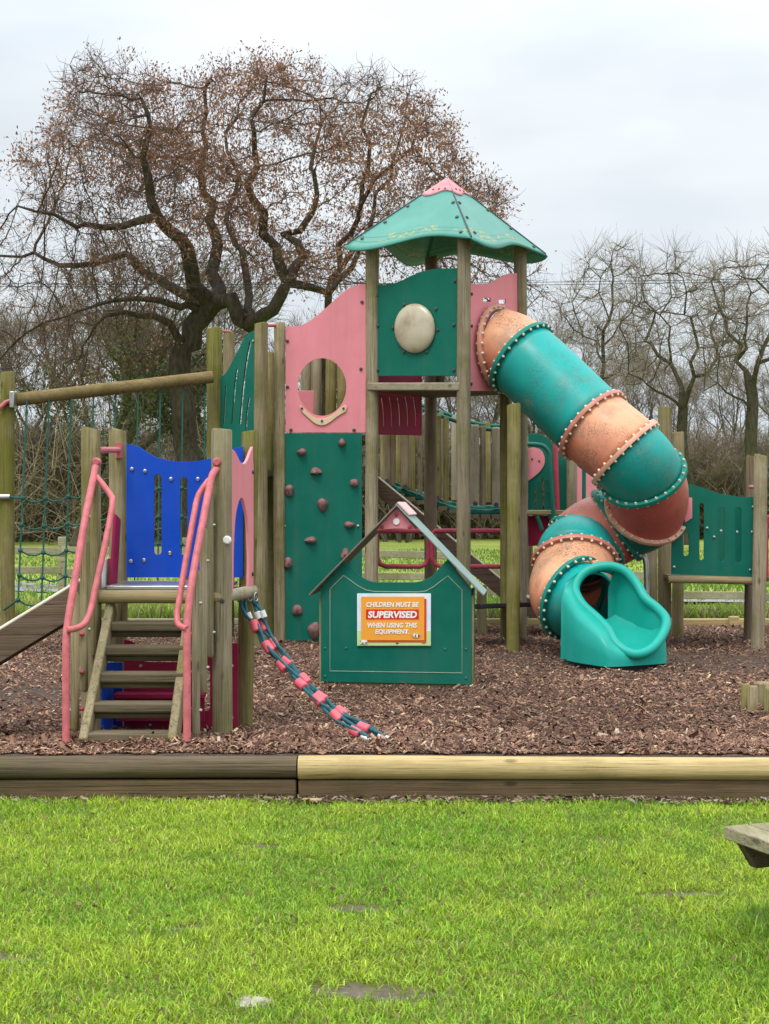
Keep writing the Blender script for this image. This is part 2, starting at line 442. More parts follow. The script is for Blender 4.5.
def bark_floor_mat():
    k = NT('bark_mulch_floor'); n = k.noise(38, 6, .8); lo = k.noise(.7, 4, .6)
    c = k.ramp(n, [(.3, (.06, .04, .03)), (.5, (.13, .088, .064)), (.68, (.21, .145, .105))])
    c = k.mix(k.maprange(lo, .4, .7, 0, .55), c, (.06, .045, .042))
    k.bump(n, .9, .03); return k.done(c, .9, .15)
mx_ = np.linspace(-9, 9, 181); my_ = np.linspace(8.92, 18.62, 140)
FEET = [(-1.93, 9.9), (-1.07, 9.9), (-1.88, 10.6), (-.98, 10.6), (-1.5, 9.1), (-1.93, 9.1), (-1.2, 9.1), (.13, 12.55), (-.45, 12.7), (.7, 12.6), (1.33, 15.15), (.82, 15.48), (1.49, 16.48), (-.14, 16.1), (-1.13, 16.1), (2.05, 13.7), (2.6, 13.95), (3.84, 15.5), (-.9, 16.1), (-.5, 16.1)]
def heap(X, Y): return np.clip((Y-9.0)*8, 0, 1)*sum(.035*np.exp(-(((X-a)**2+(Y-b)**2)/.035)) for a, b in FEET)
mulch_z = lambda X, Y: g(Y)+heap(X, Y)+(fbm(X, Y, 1.1)-.5)*.05*np.clip((Y-8.9)*2, 0, 1)+(vnoise(X, Y, 9)-.5)*.018
struct(grid_mesh('mulch_ground', mx_, my_, mulch_z, bark_floor_mat()))

# bark chips: nobody could count them
n = 270000
yy = 8.98+9.55*RNG.random(n)**1.5; xx = (RNG.random(n)*2-1)*(yy*.28+1.9)
zz = mulch_z(xx, yy)
# the slide run-out and the worn lane behind it lie flatter, with fewer loose chips
worn = np.exp(-(((yy-14.6)/.9)**2))*np.clip((xx-.5)/1.5, 0, 1)+np.exp(-(((yy-12.3)/1.2)**2))*np.clip((-xx-1.7)/1, 0, 1)
keep = RNG.random(n) > worn*.75
xx, yy, zz = xx[keep], yy[keep], zz[keep]; n = len(xx)
ln = RNG.lognormal(-3.88, .5, n).clip(.008, .095); wd = ln*RNG.uniform(.14, .5, n)
an = RNG.random(n)*math.pi*2; ti = RNG.normal(0, .35, n); ro = RNG.normal(0, .4, n)
u = np.stack([np.cos(an)*np.cos(ti), np.sin(an)*np.cos(ti), np.sin(ti)], 1)
v = np.stack([-np.sin(an)*np.cos(ro), np.cos(an)*np.cos(ro), np.sin(ro)], 1)
c = np.stack([xx, yy, zz+.004+np.abs(np.sin(ti))*ln*.4+RNG.random(n)*.008], 1)
U = u*ln[:, None]/2; W = v*wd[:, None]/2; nn = np.cross(u, v); TH = nn*(.002+.003*RNG.random(n))[:, None]
V = np.stack([c-U-W*.7, c+U-W, c+U*.9+W*.8, c-U+W, c-U*.9-W*.6+TH, c+U*.95-W*.9+TH, c+U*.85+W*.7+TH, c-U*.9+W*.9+TH], 1).reshape(-1, 3)
pal = np.array([(.055, .032, .026), (.10, .062, .05), (.17, .105, .08), (.26, .17, .125), (.38, .28, .20), (.30, .26, .22)])
pc = pal*np.array([1.50, 1.33, 1.15]); pc = pc[RNG.choice(6, n, p=[.24, .33, .26, .11, .03, .03])]*RNG.uniform(.75, 1.2, (n, 1))*(.62+.72*fbm(xx, yy, .8))[:, None]
i = np.arange(n)*8
L = np.stack([i+4, i+5, i+6, i+7, i, i+1, i+5, i+4, i+1, i+2, i+6, i+5, i+2, i+3, i+7, i+6, i+3, i, i+4, i+7], 1).ravel()
ch = np_mesh('bark_mulch', V, L, np.arange(n*5)*4, None, np.repeat(pc, 8, 0), attrmat('bark_chip', .85, .15)); ch['kind'] = 'stuff'
ch['label'] = 'loose brown bark chippings spread under the play equipment'

# lawn blades
GRASSM = attrmat('grass_blade', .5, .35, .32)
n = 420000
y = 4.45+4.42*RNG.random(n); x = (RNG.random(n)*2-1)*(y*.275+1.9)
lo = fbm(x, y, .9); hi = fbm(x, y, 4.5); soil = soil_mask(x, y)
edge = np.clip((8.82+.10*(fbm(x, y*0, 3)-.5)*2-y)/.12, 0, 1)
keep = (RNG.random(n) > soil*1.3) & (RNG.random(n) < .35+.95*hi) & (RNG.random(n) < edge)
x, y, lo, hi = x[keep], y[keep], lo[keep], hi[keep]; n = len(x)
t = np.clip((lo-.5)*1.1+.46+(hi-.5)*1.1+(RNG.random(n)-.5)*.9, 0, 1)[:, None]
tint = (1-t)*np.array([.165, .345, .022])+t*np.array([.42, .53, .045])
tint = tint*RNG.uniform(.55, 1.55, (n, 1)); dry = RNG.random(n) < .07
tint[dry] = np.array([.36, .31, .13])*RNG.uniform(.7, 1.2, (dry.sum(), 1))
tuft = np.exp(-(((x-1.60)/.20)**2+((y-6.05)/.35)**2))
ln = (.015+.038*hi+.022*RNG.random(n)**2)*(1+1.6*tuft)
tint = tint*(1-.35*tuft[:, None]*np.array([1, .6, .6]))
z = terrain(x, y)
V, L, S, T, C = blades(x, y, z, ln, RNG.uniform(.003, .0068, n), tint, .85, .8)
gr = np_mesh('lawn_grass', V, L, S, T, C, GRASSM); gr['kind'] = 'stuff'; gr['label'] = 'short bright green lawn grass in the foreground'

# rough grass beyond the play area
n = 72000
y = 18.85+RNG.random(n)**1.7*30; x = (RNG.random(n)*2-1)*(y*.28+3.)
hi = fbm(x, y, .8); keep = RNG.random(n) < hi*1.25; x, y, hi = x[keep], y[keep], hi[keep]; n = len(x)
strip = np.clip((21.5-y)/2.5, 0, 1)
t = np.clip(fbm(x, y, .35)*1.6-.35+(RNG.random(n)-.5)*.6, 0, 1)[:, None]
tint = ((1-t)*np.array([.13, .25, .03])+t*np.array([.33, .42, .07]))*RNG.uniform(.7, 1.25, (n, 1))
dead = RNG.random(n) < .10+.22*strip
tint[dead] = np.array([.26, .20, .10])*RNG.uniform(.6, 1.2, (dead.sum(), 1))
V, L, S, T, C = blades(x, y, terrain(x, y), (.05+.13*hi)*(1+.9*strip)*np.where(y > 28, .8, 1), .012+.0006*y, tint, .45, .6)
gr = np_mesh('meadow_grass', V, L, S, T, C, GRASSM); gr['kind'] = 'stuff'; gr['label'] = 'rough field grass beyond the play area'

# wet path crossing behind the play area
def path_mat():
    k = NT('wet_track'); n = k.noise(.9, 5, .6); n2 = k.noise(30, 3, .7)
    c = k.mix(k.maprange(n2, .3, .7), (.17, .165, .155), (.27, .26, .25))
    return k.done(c, k.maprange(n, .38, .55, .10, .6), .6)
mb = MB(); xs_ = np.linspace(-14, 14, 57)
for i, x in enumerate(xs_):
    yc = 26.2-.30*(x+6)*.9 if x < 9 else 22.15; wv = 1.25+.15*math.sin(x*2.1)
    zz0 = max(float(terrain(np.array([x]), np.array([yc+d]))[0]) for d in (-wv, 0, wv))+.035
    mb.v += [(x, yc-wv, zz0), (x, yc+wv, zz0)]
    if i: k = 2*i; mb.f.append((k-2, k, k+1, k-1))
struct(build(mb, 'path', path_mat(), None, 0))

# ------------------------------------------------------------------ kerb logs
def logthing(name, x0, x1, yv, zv, r, mat, label, cat, wob=.012):
    m = 26; path = []; rs = []; ph = random.random()*5
    for i in range(m):
        t = i/(m-1); path.append((x0+(x1-x0)*t, yv+.006*math.sin(ph+t*7), zv+.006*math.sin(ph*2+t*5))); rs.append(r*(1+.025*math.sin(ph+t*9)))
    path = [(x0-.0, yv, zv)]+[(p[0], p[1], p[2]) for p in path]; path[1] = (x0+.008, yv, zv); rs = [r*.95]+rs
    mb = MB(); mb.tube(path, rs, 22, wob=wob)
    return tag(build(mb, name, mat, None, 40, loc=((x0+x1)/2, yv, zv-r)), label, cat)
JX = (297.5-CX)*8.87/F
logthing('kerb_log', -6.0, JX-.004, 8.87, -.055, .064, OLDLOG, 'dark weathered round log edging the bark on the left', 'log')
logthing('kerb_log', JX+.004, 6.0, 8.87, -.052, .068, NEWLOG, 'pale yellow new round log edging the bark on the right', 'log')
for xa, xb, lab in ((-6, JX-.006, 'dark damp board under the weathered kerb log'), (JX+.006, 6, 'brown damp board under the pale new kerb log')):
    mb = MB(); mb.box(((xa+xb)/2, 8.885, -.185), (xb-xa, .09, .126))
    tag(build(mb, 'kerb_board', LOWBRD, None, 30, .012, loc=((xa+xb)/2, 8.885, -.26)), lab, 'board')
# soil lip in front of the board, twigs and stone
n = 2600; x = (RNG.random(n)*2-1)*2.7; y = 8.66+.17*RNG.random(n); k_ = (x > -.75) | (RNG.random(n) < .25); x = x[k_]; y = y[k_]; n = len(x)
an = RNG.random(n)*6.28; ln = RNG.uniform(.01, .045, n); wd = ln*.3
u = np.stack([np.cos(an), np.sin(an), RNG.normal(0, .25, n)], 1)*ln[:, None]/2; v = np.stack([-np.sin(an), np.cos(an), RNG.normal(0, .4, n)], 1)*wd[:, None]/2
c = np.stack([x, y, terrain(x, y)+.012+.02*RNG.random(n)], 1)
V = np.stack([c-u-v, c+u-v, c+u+v, c-u+v], 1).reshape(-1, 3)
o = np_mesh('bark_debris', V, np.arange(n*4), np.arange(n)*4, None, np.repeat(pal[RNG.choice(6, n)]*.8, 4, 0), MATS.setdefault('chip', attrmat('bark_chip_loose', .9, .1))); o['kind'] = 'stuff'
o['label'] = 'spilled bark crumbs at the foot of the kerb board'
def lump(name, c, size, mat, label, cat, seed):
    random.seed(seed); mb = MB(); mb.ball((0, 0, 0), 1, 14, 9)
    vs = []
    for vx in mb.v:
        q = Vector(vx); k = 1+.22*math.sin(q.x*3+seed)*math.cos(q.y*4+seed)+random.uniform(-.07, .07)
        vs.append((c[0]+q.x*size[0]*k, c[1]+q.y*size[1]*k, c[2]+q.z*size[2]*k))
    mb.v = vs; return tag(build(mb, name, mat, None, 50, loc=(c[0], c[1], c[2]-size[2])), label, cat)
STONE = simple('pale_stone', (.34, .30, .23), .9, 0, .3, 25)
pz = P(253, 1004, 5.22); lump('stone', (pz.x, pz.y, LAWN_Z+.008), (.062, .05, .017), STONE, 'flat pale stone lying in the grass at the bottom edge', 'stone', 3)
LEAFB = simple('dry_wood_scrap', (.40, .27, .13), .8, 0, .3)
pz = P(313, 796, 8.72); lump('bark_piece', (pz.x, pz.y, LAWN_Z+.025), (.055, .03, .012), LEAFB, 'tan bark piece lying below the joint of the kerb logs', 'bark', 5)
pz = P(425, 739, 9.55); lump('bark_piece', (pz.x, pz.y, g(9.55)+.012), (.055, .05, .012), LEAFB, 'tan flat bark flake near the rope ends', 'bark', 8)
random.seed(21)

# short upright timber stubs at the right edge
for i, (px, yt, yb, Z, lab) in enumerate(((745, 684, 699, 11.55, 'left dark round timber stub edging at the right'), (753, 686, 702, 11.45, 'yellowish squared timber stub beside the dark one'),
                                    (764, 682, 702, 11.75, 'pale topped timber stub set behind the others'), (770, 688, 705, 11.3, 'nearest timber stub cut by the right picture edge'))):
    x = (px-CX)*Z/F; zt = HC-(yt-HY)*Z/F; mb = MB(); r = (.034, .04, .07, .045)[i]
    mb.tube([(x, Z, -.35), (x, Z, zt-.012), (x, Z, zt)], [r, r, r*.82], 8, wob=.04)
    tag(build(mb, 'timber_stub', (ALGW, TANW, TANW, ALGW)[i], None, 40, loc=(x, Z, -.06)), lab, 'timber stub', 'timber stubs at the right edge')

# ------------------------------------------------------------------ start platform with steps
ZF, ZR = 9.9, 10.6
pl = thing('play_platform', 'small wooden play platform with blue slotted panel and short posts', 'play platform', (-1.45, 10.2, -.06))
post(pl, 91, ZF, 428, .064, TANW); post(pl, 222, ZF, 429, .067, GREYW); post(pl, 118, ZR, 429, .063, TANW); post(pl, 250, ZR, 431, .060, ALGW, pxb=244)
FL = (-1.934, ZF); FR = (-1.07, ZF); RL = (-1.88, ZR); RR = (-.97, ZR)
mb = MB(); mb.tube([P(94, 597, ZF-.03), P(150, 596.5, ZF-.03), P(222, 597, ZF-.03)], .044, 14, wob=.02); build(mb, 'front_beam', BEAMW, pl)
mb = MB(); mb.tube([(-1.06, ZF-.02, .895), (-.93, ZR-.02, .895)], .042, 14); build(mb, 'side_beam', BEAMG, pl)
mb = MB(); mb.tube([(-1.88, ZR, .88), (-.97, ZR, .88)], .045, 12); build(mb, 'rear_beam', BEAMW, pl)
mb = MB(); mb.box((-1.44, (ZF+ZR)/2, .952), (.80, ZR-ZF-.02, .028)); build(mb, 'deck', STEEL, pl, 30, .006)
rp_ = Plane((-1.9, ZR-.08), (-.9, ZR-.08))
top = smooth2d([(126.5, 444), (137, 446), (147, 452), (158, 458), (177, 461.5), (198, 461), (214, 457), (228, 450), (243, 446.5)], 5)
panel('blue_panel', rp_, top+[(243, 577.5), (126.5, 577.5)], [slot(154, 161.5, 474, 555), slot(180, 187.5, 477, 555), slot(206, 213, 477, 555)], .02, BLUE, pl)
bolts(rp_, [(145, 471), (171, 479), (198, 479), (144, 560), (170, 553), (132, 469), (131, 561), (197, 560), (222, 471)], .0135, BOLTM, pl)
sp_ = Plane((-1.025, 9.86), (-.905, 10.62))
out = smooth2d([(229, 448), (235, 451), (240, 461), (243.5, 463.5), (247, 461), (251, 451), (253, 446.5)], 4)+[(253.8, 470), (253.6, 592), (248.6, 592)]
out += smooth2d([(248.6, 592), (249.3, 560), (248, 525), (245, 506), (242, 498), (238.5, 503), (235.5, 520), (234, 550), (233.5, 592)], 4)[1:]+[(229, 592)]
panel('pink_panel', sp_, out, [], .02, PINK, pl)
bolts(sp_, [(252.6, 472), (252.2, 574)], .014, DBOLT, pl)
lp = Plane((-1.93, 9.98), (-1.84, 10.56))
mb = MB(); mb.bar((-1.855, 10.25, .93), (-1.845, 10.35, 1.42), .20, .02, (1, 0, 0)); build(mb, 'maroon_side_panel', MAROON, pl, 30, .004)
mb = MB(); mb.box((-1.90, 10.22, 1.04), (.02, .30, .20)); build(mb, 'white_side_plate', WHITE, pl, 30, .02)
mb = MB(); mb.tube([P(99, 450, ZF), P(109, 450, ZF+.3), P(119, 450, ZR-.07)], .021, 10); mb.tube([P(119, 443, ZR-.07), P(119, 458, ZR-.07)], .025, 10); build(mb, 'grab_bar', PPINK, pl)
lw = Plane((-1.9, ZR-.12), (-.9, ZR-.12))
out = [(124, 641)]+smooth2d([(124, 640), (131, 641), (138, 647), (142, 660), (150, 662)], 4)+[(202, 662), (205, 644), (238, 643), (238, 733), (124, 733)]
panel('maroon_panel', lw, out, [slot(201, 210, 669, 711)], .02, MAROON, pl)
bolts(lw, [(141, 666), (232, 666), (232, 718), (150, 725)], .012, BOLTM, pl)
mb = MB(); mb.box(P(160, 695, ZR-.25), (.62, .16, .03)); mb.box(P(160, 709, ZR-.22), (.62, .02, .17)); build(mb, 'play_counter', MAROON, pl, 30, .004)
mb = MB(); mb.box((-1.91, 10.35, .10), (.02, .45, .48)); mb.box(P(109, 698, ZR-.06), (.19, .018, .50)); build(mb, 'lower_blue_panel', BLUE, pl, 30, .004)
for x, y in ((222, 601), (227, 540)):
    c = P(x, y, ZF-.066); mb = MB(); rr = .028 if y == 540 else .017
    mb.tube([c+Vector((0, .02, 0)), c, c+Vector((0, -.006, 0))], [rr, rr, rr*.7], 14); build(mb, 'post_cap' if y == 540 else 'bolt', WHITE if y == 540 else DBOLT, pl)

st = thing('wooden_staircase', 'weathered five tread wooden steps with pink tubular handrails', 'staircase', (-1.5, 9.2, .03))
TR = [(622, 105, 187, 9.78), (646, 99, 185.5, 9.62), (673, 94, 184, 9.46), (703, 86, 177, 9.30), (733, 80, 171, 9.14)]
for yv, xa, xb, Z in TR:
    a = P(xa, yv, Z); b = P(xb, yv, Z)
    mb = MB(); mb.box(((a.x+b.x)/2, Z+.07, a.z-.032), (b.x-a.x, .15, .062))
    t_ = build(mb, 'tread', TREADW, st, 30, .012)
    if yv < 730:
        mb = MB(); mb.box(((a.x+b.x)/2+.012, Z+.10, a.z-.085), (b.x-a.x-.03, .10, .038)); build(mb, 'tread_batten', TREADW, t_, 30, .008)
for xa, ya, xb, yb in ((112, 606, 84, 746), (190, 612, 173, 746)):
    mb = MB(); mb.bar(P(xa, ya, 9.95), P(xb, yb, 9.16), .055, .15, (0, 1, 0)); build(mb, 'stringer', TANW, st, 30, .01)
for px, yt, yb, Z, r_ in ((75, 592, 731, 9.44, .028), (84, 540, 692, 9.64, .027), (94, 482, 655, 9.82, .025), (196, 570, 735, 9.44, .026), (203.5, 528, 692, 9.64, .025), (210, 492, 657, 9.82, .024)):
    a = P(px, yb, Z); b = P(px, yt, Z); mb = MB()
    mb.tube([a, a+Vector((0, 0, .02)), (a+b)/2, b-Vector((0, 0, .02)), b], [r_*.7, r_, r_*1.02, r_, r_*.6], 12); o = build(mb, 'paling', GREYW if px > 150 else TANW, st)
    mb = MB()
    for q in (.15, .8):
        c = a.lerp(b, q); mb.tube([c+Vector((r_ if px > 150 else -r_, 0, 0))*.8, c+Vector((r_ if px > 150 else -r_, 0, 0))*1.5], [.014, .009], 8); build(mb, 'bolt', BOLTM, o); mb = MB()
def rail(pts, r, name, mat, parent, n=6):
    mb = MB(); mb.tube(cat_rom([P(*q) for q in pts], n), r, 12); return build(mb, name, mat, parent)
for side in (0, 1):
    if side == 0:
        o = rail([(66, 752, 9.12), (66, 700, 9.15), (66, 650, 9.18), (67.5, 625, 9.22), (74, 585, 9.33), (85, 520, 9.55), (93, 480, 9.76), (95.5, 466, 9.83)], .024, 'handrail', PPINK, st)
        rail([(94, 474, 9.80), (104, 486, 9.76), (111, 496, 9.72), (112.5, 503, 9.66), (107, 535, 9.55), (95, 590, 9.40), (90, 612, 9.33), (84, 624, 9.26), (74, 629, 9.19), (67, 629.5, 9.17)], .020, 'lower_rail', PPINK, o)
    else:
        o = rail([(187, 750, 9.12), (187, 700, 9.15), (187, 640, 9.20), (188, 612, 9.25), (193, 575, 9.35), (204, 515, 9.58), (210, 484, 9.74), (213, 474, 9.80), (217, 469, 9.84)], .024, 'handrail', PPINK, st)
        rail([(209, 480, 9.76), (201, 491, 9.72), (197, 500, 9.68), (194, 515, 9.6), (186, 560, 9.46), (178.5, 605, 9.33), (177, 617, 9.29), (179, 625, 9.25), (187, 629, 9.19)], .020, 'lower_rail', PPINK, o)
    for y in (634, 672, 709): mb = MB(); mb.tube([P(72 if side == 0 else 186, y, 9.6), P(84 if side == 0 else 196, y, 9.6)], .012, 8); build(mb, 'rail_bracket', PRED, o)
    c = P(96 if side == 0 else 217, 462, 9.83); mb = MB(); mb.tube([c+Vector((0, .04, 0)), c, c-Vector((0, .02, 0))], [.03, .03, .02], 10); build(mb, 'rail_cap', PPINK, o)

# left slide
sd = thing('straight_slide', 'brown sided straight slide dropping off the left of the platform', 'slide', (-3.0, 10.2, 0))
def slide(parent, top, end, width, hs, tail=.25, hmat=BROWNS):
    top = Vector(top); end = Vector(end); d = end-top; L = d.length; d.normalize()
    wv = d.cross(Vector((0, 0, 1))).normalized()*width/2; up = Vector((0, 0, 1))
    if wv.y > 0: wv = -wv
    prof = [top, top.lerp(end, .5), end, end+Vector((d.x, d.y, d.z*.25)).normalized()*tail, end+Vector((d.x, d.y, d.z*.25)).normalized()*tail+Vector((d.x, d.y, 0)).normalized()*tail*.8]
    for s in (1, -1):
        mb = MB()
        for i in range(len(prof)-1):
            a = prof[i]+wv*s; b = prof[i+1]+wv*s; t = wv.normalized()*.018
            mb.add([a-t-up*hs*.55, a+t-up*hs*.55, a+t+up*hs*.45, a-t+up*hs*.45, b-t-up*hs*.55, b+t-up*hs*.55, b+t+up*hs*.45, b-t+up*hs*.45],
                   [(0, 1, 2, 3), (4, 7, 6, 5), (0, 4, 5, 1), (3, 2, 6, 7), (0, 3, 7, 4), (1, 5, 6, 2)])
        build(mb, 'side_board', hmat, parent, 20)
        mb = MB(); mb.tube([p+wv*s+up*(hs*.45+.008) for p in prof], .014, 8); build(mb, 'edge_trim', simple('trim', (.62, .56, .44), .5), parent)
    mb = MB()
    for i in range(len(prof)-1):
        a, b = prof[i]-up*hs*.3, prof[i+1]-up*hs*.3; mb.bar(a, b, width-.04, .012)
    build(mb, 'chute', STEEL, parent, 0)
slide(sd, P(102, 585, 10.15), P(-30, 665, 10.15), .46, .21)
mb = MB(); mb.box((-3.05, 10.15, .0), (.06, .4, .5)); build(mb, 'support_leg', DARKW, sd)

# rope ladder of grips
rl = thing('rope_ladder', 'teal rope ladder with pink grips sagging from the platform to the bark', 'rope ladder', (-.5, 10, -.05))
S1 = [(243, 600, 10.42), (250, 617, 10.35), (254.5, 626, 10.32), (267, 648, 10.22), (282.5, 666, 10.12), (301, 684, 10.0), (318, 700, 9.9), (335.5, 716.5, 9.8), (355, 731.5, 9.7), (372, 742, 9.62)]
S2 = [(255, 599, 10.5), (260, 614, 10.45), (264, 627, 10.4), (273.5, 644, 10.32), (287, 662, 10.22), (304, 680, 10.1), (322, 698, 10.0), (341, 713, 9.88), (364, 728, 9.76), (390, 740, 9.66)]
for s_, S in enumerate((S1, S2)):
    pts = [P(*q) for q in S]
    for k in range(3):
        off = [Vector((random.uniform(-.035, .035)*(1 if j < 3 else .6), random.uniform(-.03, .03), random.uniform(-.02, .03))) for j in range(len(pts))]
        path = cat_rom([p+o_ for p, o_ in zip(pts, off)], 6); path = path[:-2]
        mb = MB(); mb.tube(path, .011, 8); build(mb, 'rope', ROPEB, rl)
    for j in (2, 3, 4, 5, 6, 7, 8):
        d = (pts[min(j+1, 9)]-pts[j-1]).normalized(); c = pts[j]+Vector((random.uniform(-.006, .006), 0, random.uniform(-.006, .006)))
        d = (d+Vector((random.uniform(-.12, .12), random.uniform(-.2, .2), random.uniform(-.12, .12)))).normalized(); h = .044
        mb = MB(); mb.tube([c-d*h, c-d*h*.85, c+d*h*.85, c+d*h], [.025, .033, .033, .025], 12); build(mb, 'grip', GRIP, rl)
    d = (pts[-1]-pts[-2]).normalized()
    mb = MB(); mb.tube([pts[-1]-d*.09, pts[-1]-d*.085, pts[-1]+d*.03], [.014, .02, .017], 10); build(mb, 'end_sleeve', WHITE, rl)
for px, py in ((249, 616), (258, 615), (263, 614)):
    c = P(px, py, 10.36); mb = MB(); d = Vector((.35, 0, -.9)); mb.tube([c-d*.025, c+d*.025], .022, 10); build(mb, 'ferrule', WHITE, rl)
for px in (238, 244, 250, 256):
    c = P(px, 597, 10.45); mb = MB(); ring = [c+Vector((.012*math.cos(a_), 0.02*math.cos(a_), .03*math.sin(a_))) for a_ in np.linspace(0, 2*math.pi, 14)[:-1]]
    mb.tube(ring, .005, 6, closed=True); build(mb, 'shackle', BOLTM, rl)

# ------------------------------------------------------------------ playhouse and sign
al = R(6); u_ = Vector((math.cos(al), -math.sin(al), 0)); d_ = Vector((math.sin(al), math.cos(al), 0)); hc_ = Vector(((396-CX)*12.65/F, 12.65, 0))
HP = Plane(hc_-u_, hc_+u_)
ph_ = thing('playhouse', 'small dark green playhouse with pitched roof and pink gable', 'playhouse', (hc_.x, 12.9, -.05))
roofl = lambda x: 505+(x-397)*1.045
sc_l = smooth2d([(343, 560), (354, 569.5), (362, 577), (370, 581), (378, 582.3)], 4); sc_r = smooth2d([(415, 582.3), (423, 580.5), (432, 576), (441, 566), (448, 559)], 4)
panel('front_wall', HP, [(321, 682), (321, 587)]+sc_l+sc_r+[(471.5, 589), (471.5, 685)], [], .02, GREEN, ph_)
gl = [(330, 671), (330, 589), (343.5, 575.5), (350, 580), (358, 586), (366, 590), (374, 591.5), (418, 592), (426, 591), (434, 586.5), (441, 581), (448, 576), (462, 590), (462, 673)]
mb = MB(); mb.tube([HP.px(x, y)+HP.n*.0005 for x, y in gl], .0035, 6, closed=True); build(mb, 'engraved_line', simple('pale_core', (.30, .36, .27), .6), ph_)
bolts(HP, [(325, 648), (346, 648), (445, 649), (466, 649), (325, 676), (466, 678)], .009, simple('green_bolt', (.03, .16, .12), .4), ph_)
for s in (-1, 1):
    b0 = HP.px(322 if s < 0 else 470.5, 684)-HP.n*.02; zt = HP.px(322 if s < 0 else 470.5, 590).z-.01
    c = b0+d_*.30; mb = MB(); mb.box((c.x, c.y, (zt+b0.z)/2), (.02, .56, zt-b0.z), axes=(u_, d_, (0, 0, 1))); build(mb, 'side_wall', GREEN, ph_, 30, .004)
    mb = MB(); q = HP.px(323 if s < 0 else 470, 640)+d_*.02
    mb.box((q.x+s*.012, q.y+.02, .33), (.04, .05, .82), axes=(u_, d_, (0, 0, 1))); build(mb, 'corner_post', TANW, ph_, 30, .004)
mb = MB(); q = HP.px(396, 687); mb.box((q.x, q.y+.045, -.03), (1.24, .05, .10), axes=(u_, d_, (0, 0, 1))); build(mb, 'base_board', BEAMW, ph_, 30, .005)
mb = MB(); q = HP.px(396, 640); mb.box((q.x+.03, q.y+.36, .28), (1.22, .24, .025), axes=(u_, d_, (0, 0, 1))); build(mb, 'bench', GREEN, ph_, 30, .004)
ridge = HP.px(397.5, 503)
for s in (-1, 1):
    e = HP.px(309 if s < 0 else 485, 594); dr = (e-ridge); L = dr.length; dn = dr.normalized()
    nrm = dn.cross(d_); nrm = nrm if nrm.z > 0 else -nrm
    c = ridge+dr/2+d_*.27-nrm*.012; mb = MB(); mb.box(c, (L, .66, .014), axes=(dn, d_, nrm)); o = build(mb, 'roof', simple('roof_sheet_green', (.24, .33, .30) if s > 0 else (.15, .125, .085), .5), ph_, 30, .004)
    if s < 0: continue
    c2 = ridge+dn*.075+d_*.27+nrm*.008; mb = MB(); mb.box(c2, (.15, .668, .018), axes=(dn, d_, nrm)); build(mb, 'ridge_cap', simple('faded_pink', (.72, .48, .46), .5), o, 30, .004)
panel('gable', HP, [(397, 507)]+[(417.5, 531)]+smooth2d([(417.5, 531), (408, 529.5), (396.5, 528.5), (385, 529.5), (375.5, 531)], 4)[1:], [], .02, PINK, ph_, .003, .004)
bolts(HP, [(396.5, 514.5), (382.5, 527), (409.5, 527)], .016, PRED, ph_, .006)
c = HP.px(396.5, 521.5)+HP.n*.006; mb = MB(); mb.tube([c, c+HP.n*.008], .027, 18); build(mb, 'gable_badge', WHITE, ph_)

sg = thing('safety_sign', 'orange and white safety notice fixed to the green playhouse front', 'sign', (HP.px(394, 646).x, HP.px(394, 646).y-.02, HP.px(394, 646).z))
def s2p(x, y): return (350+x/8.544, 585+y/8.544)
def rect(x0, y0, x1, y1): return [s2p(x0, y0), s2p(x1, y0), s2p(x1, y1), s2p(x0, y1)]
k = NT('sign_sky_print'); n_ = k.noise(6, 3, .5); SIGNB = k.done(k.mix(k.maprange(n_, .3, .7), (.62, .74, .86), (.80, .86, .90)), .3, .5)
fl = lambda nm, c_: simple(nm, c_, .3, 0, .03)
panel('sign_board', HP, rect(62, 72, 692, 519), [], .012, SIGNB, sg, .002, .014)
panel('green_strip', HP, rect(66, 390, 688, 515), [], .002, fl('sign_green', (.50, .72, .28)), sg, 0, .0165)
panel('red_shadow', HP, rect(115, 116, 654, 488), [], .002, fl('sign_red', (.68, .055, .02)), sg, 0, .019)
panel('orange_field', HP, rect(98, 98, 636, 470), [], .002, fl('sign_orange', (.88, .37, .045)), sg, 0, .0215)
panel('red_band', HP, rect(140, 207, 590, 291), [], .002, fl('sign_band', (.66, .02, .02)), sg, 0, .024)
def lettering(body, x0, y0, x1, y1, bold, name='lettering', mat=None, shear=.12, proud=.026):
    cu = bpy.data.curves.new('tmp', 'FONT'); cu.body = body; cu.offset = bold; cu.shear = shear; cu.resolution_u = 3
    ob = bpy.data.objects.new('tmp', cu); COL.objects.link(ob); bpy.context.view_layer.update()
    me = bpy.data.meshes.new_from_object(ob.evaluated_get(bpy.context.evaluated_depsgraph_get()))
    bpy.data.objects.remove(ob); bpy.data.curves.remove(cu)
    vs = np.array([v.co[:] for v in me.vertices]); lo_, hi_ = vs.min(0), vs.max(0); org = origin_of(sg)
    for v in me.vertices:
        fx = (v.co.x-lo_[0])/(hi_[0]-lo_[0]); fy = (v.co.y-lo_[1])/(hi_[1]-lo_[1])
        v.co = HP.px(*s2p(x0+(x1-x0)*fx, y1+(y0-y1)*fy))+HP.n*proud-org
    me.name = name; return link(name, me, mat or WHITE, sg, 0)
TXT = simple('sign_white_print', (.86, .84, .78), .35, 0, .02)
lettering('CHILDREN MUST BE', 141, 144, 590, 187, .036, mat=TXT)
lettering('SUPERVISED', 156, 220, 575, 281, .042, mat=TXT)
lettering('WHEN USING THIS', 151, 320, 575, 363, .036, mat=TXT)
lettering('EQUIPMENT.', 218, 377, 509, 422, .036, mat=TXT)
dk = fl('sign_print_dark', (.05, .045, .05)); gy_ = fl('sign_print_tan', (.55, .42, .22))
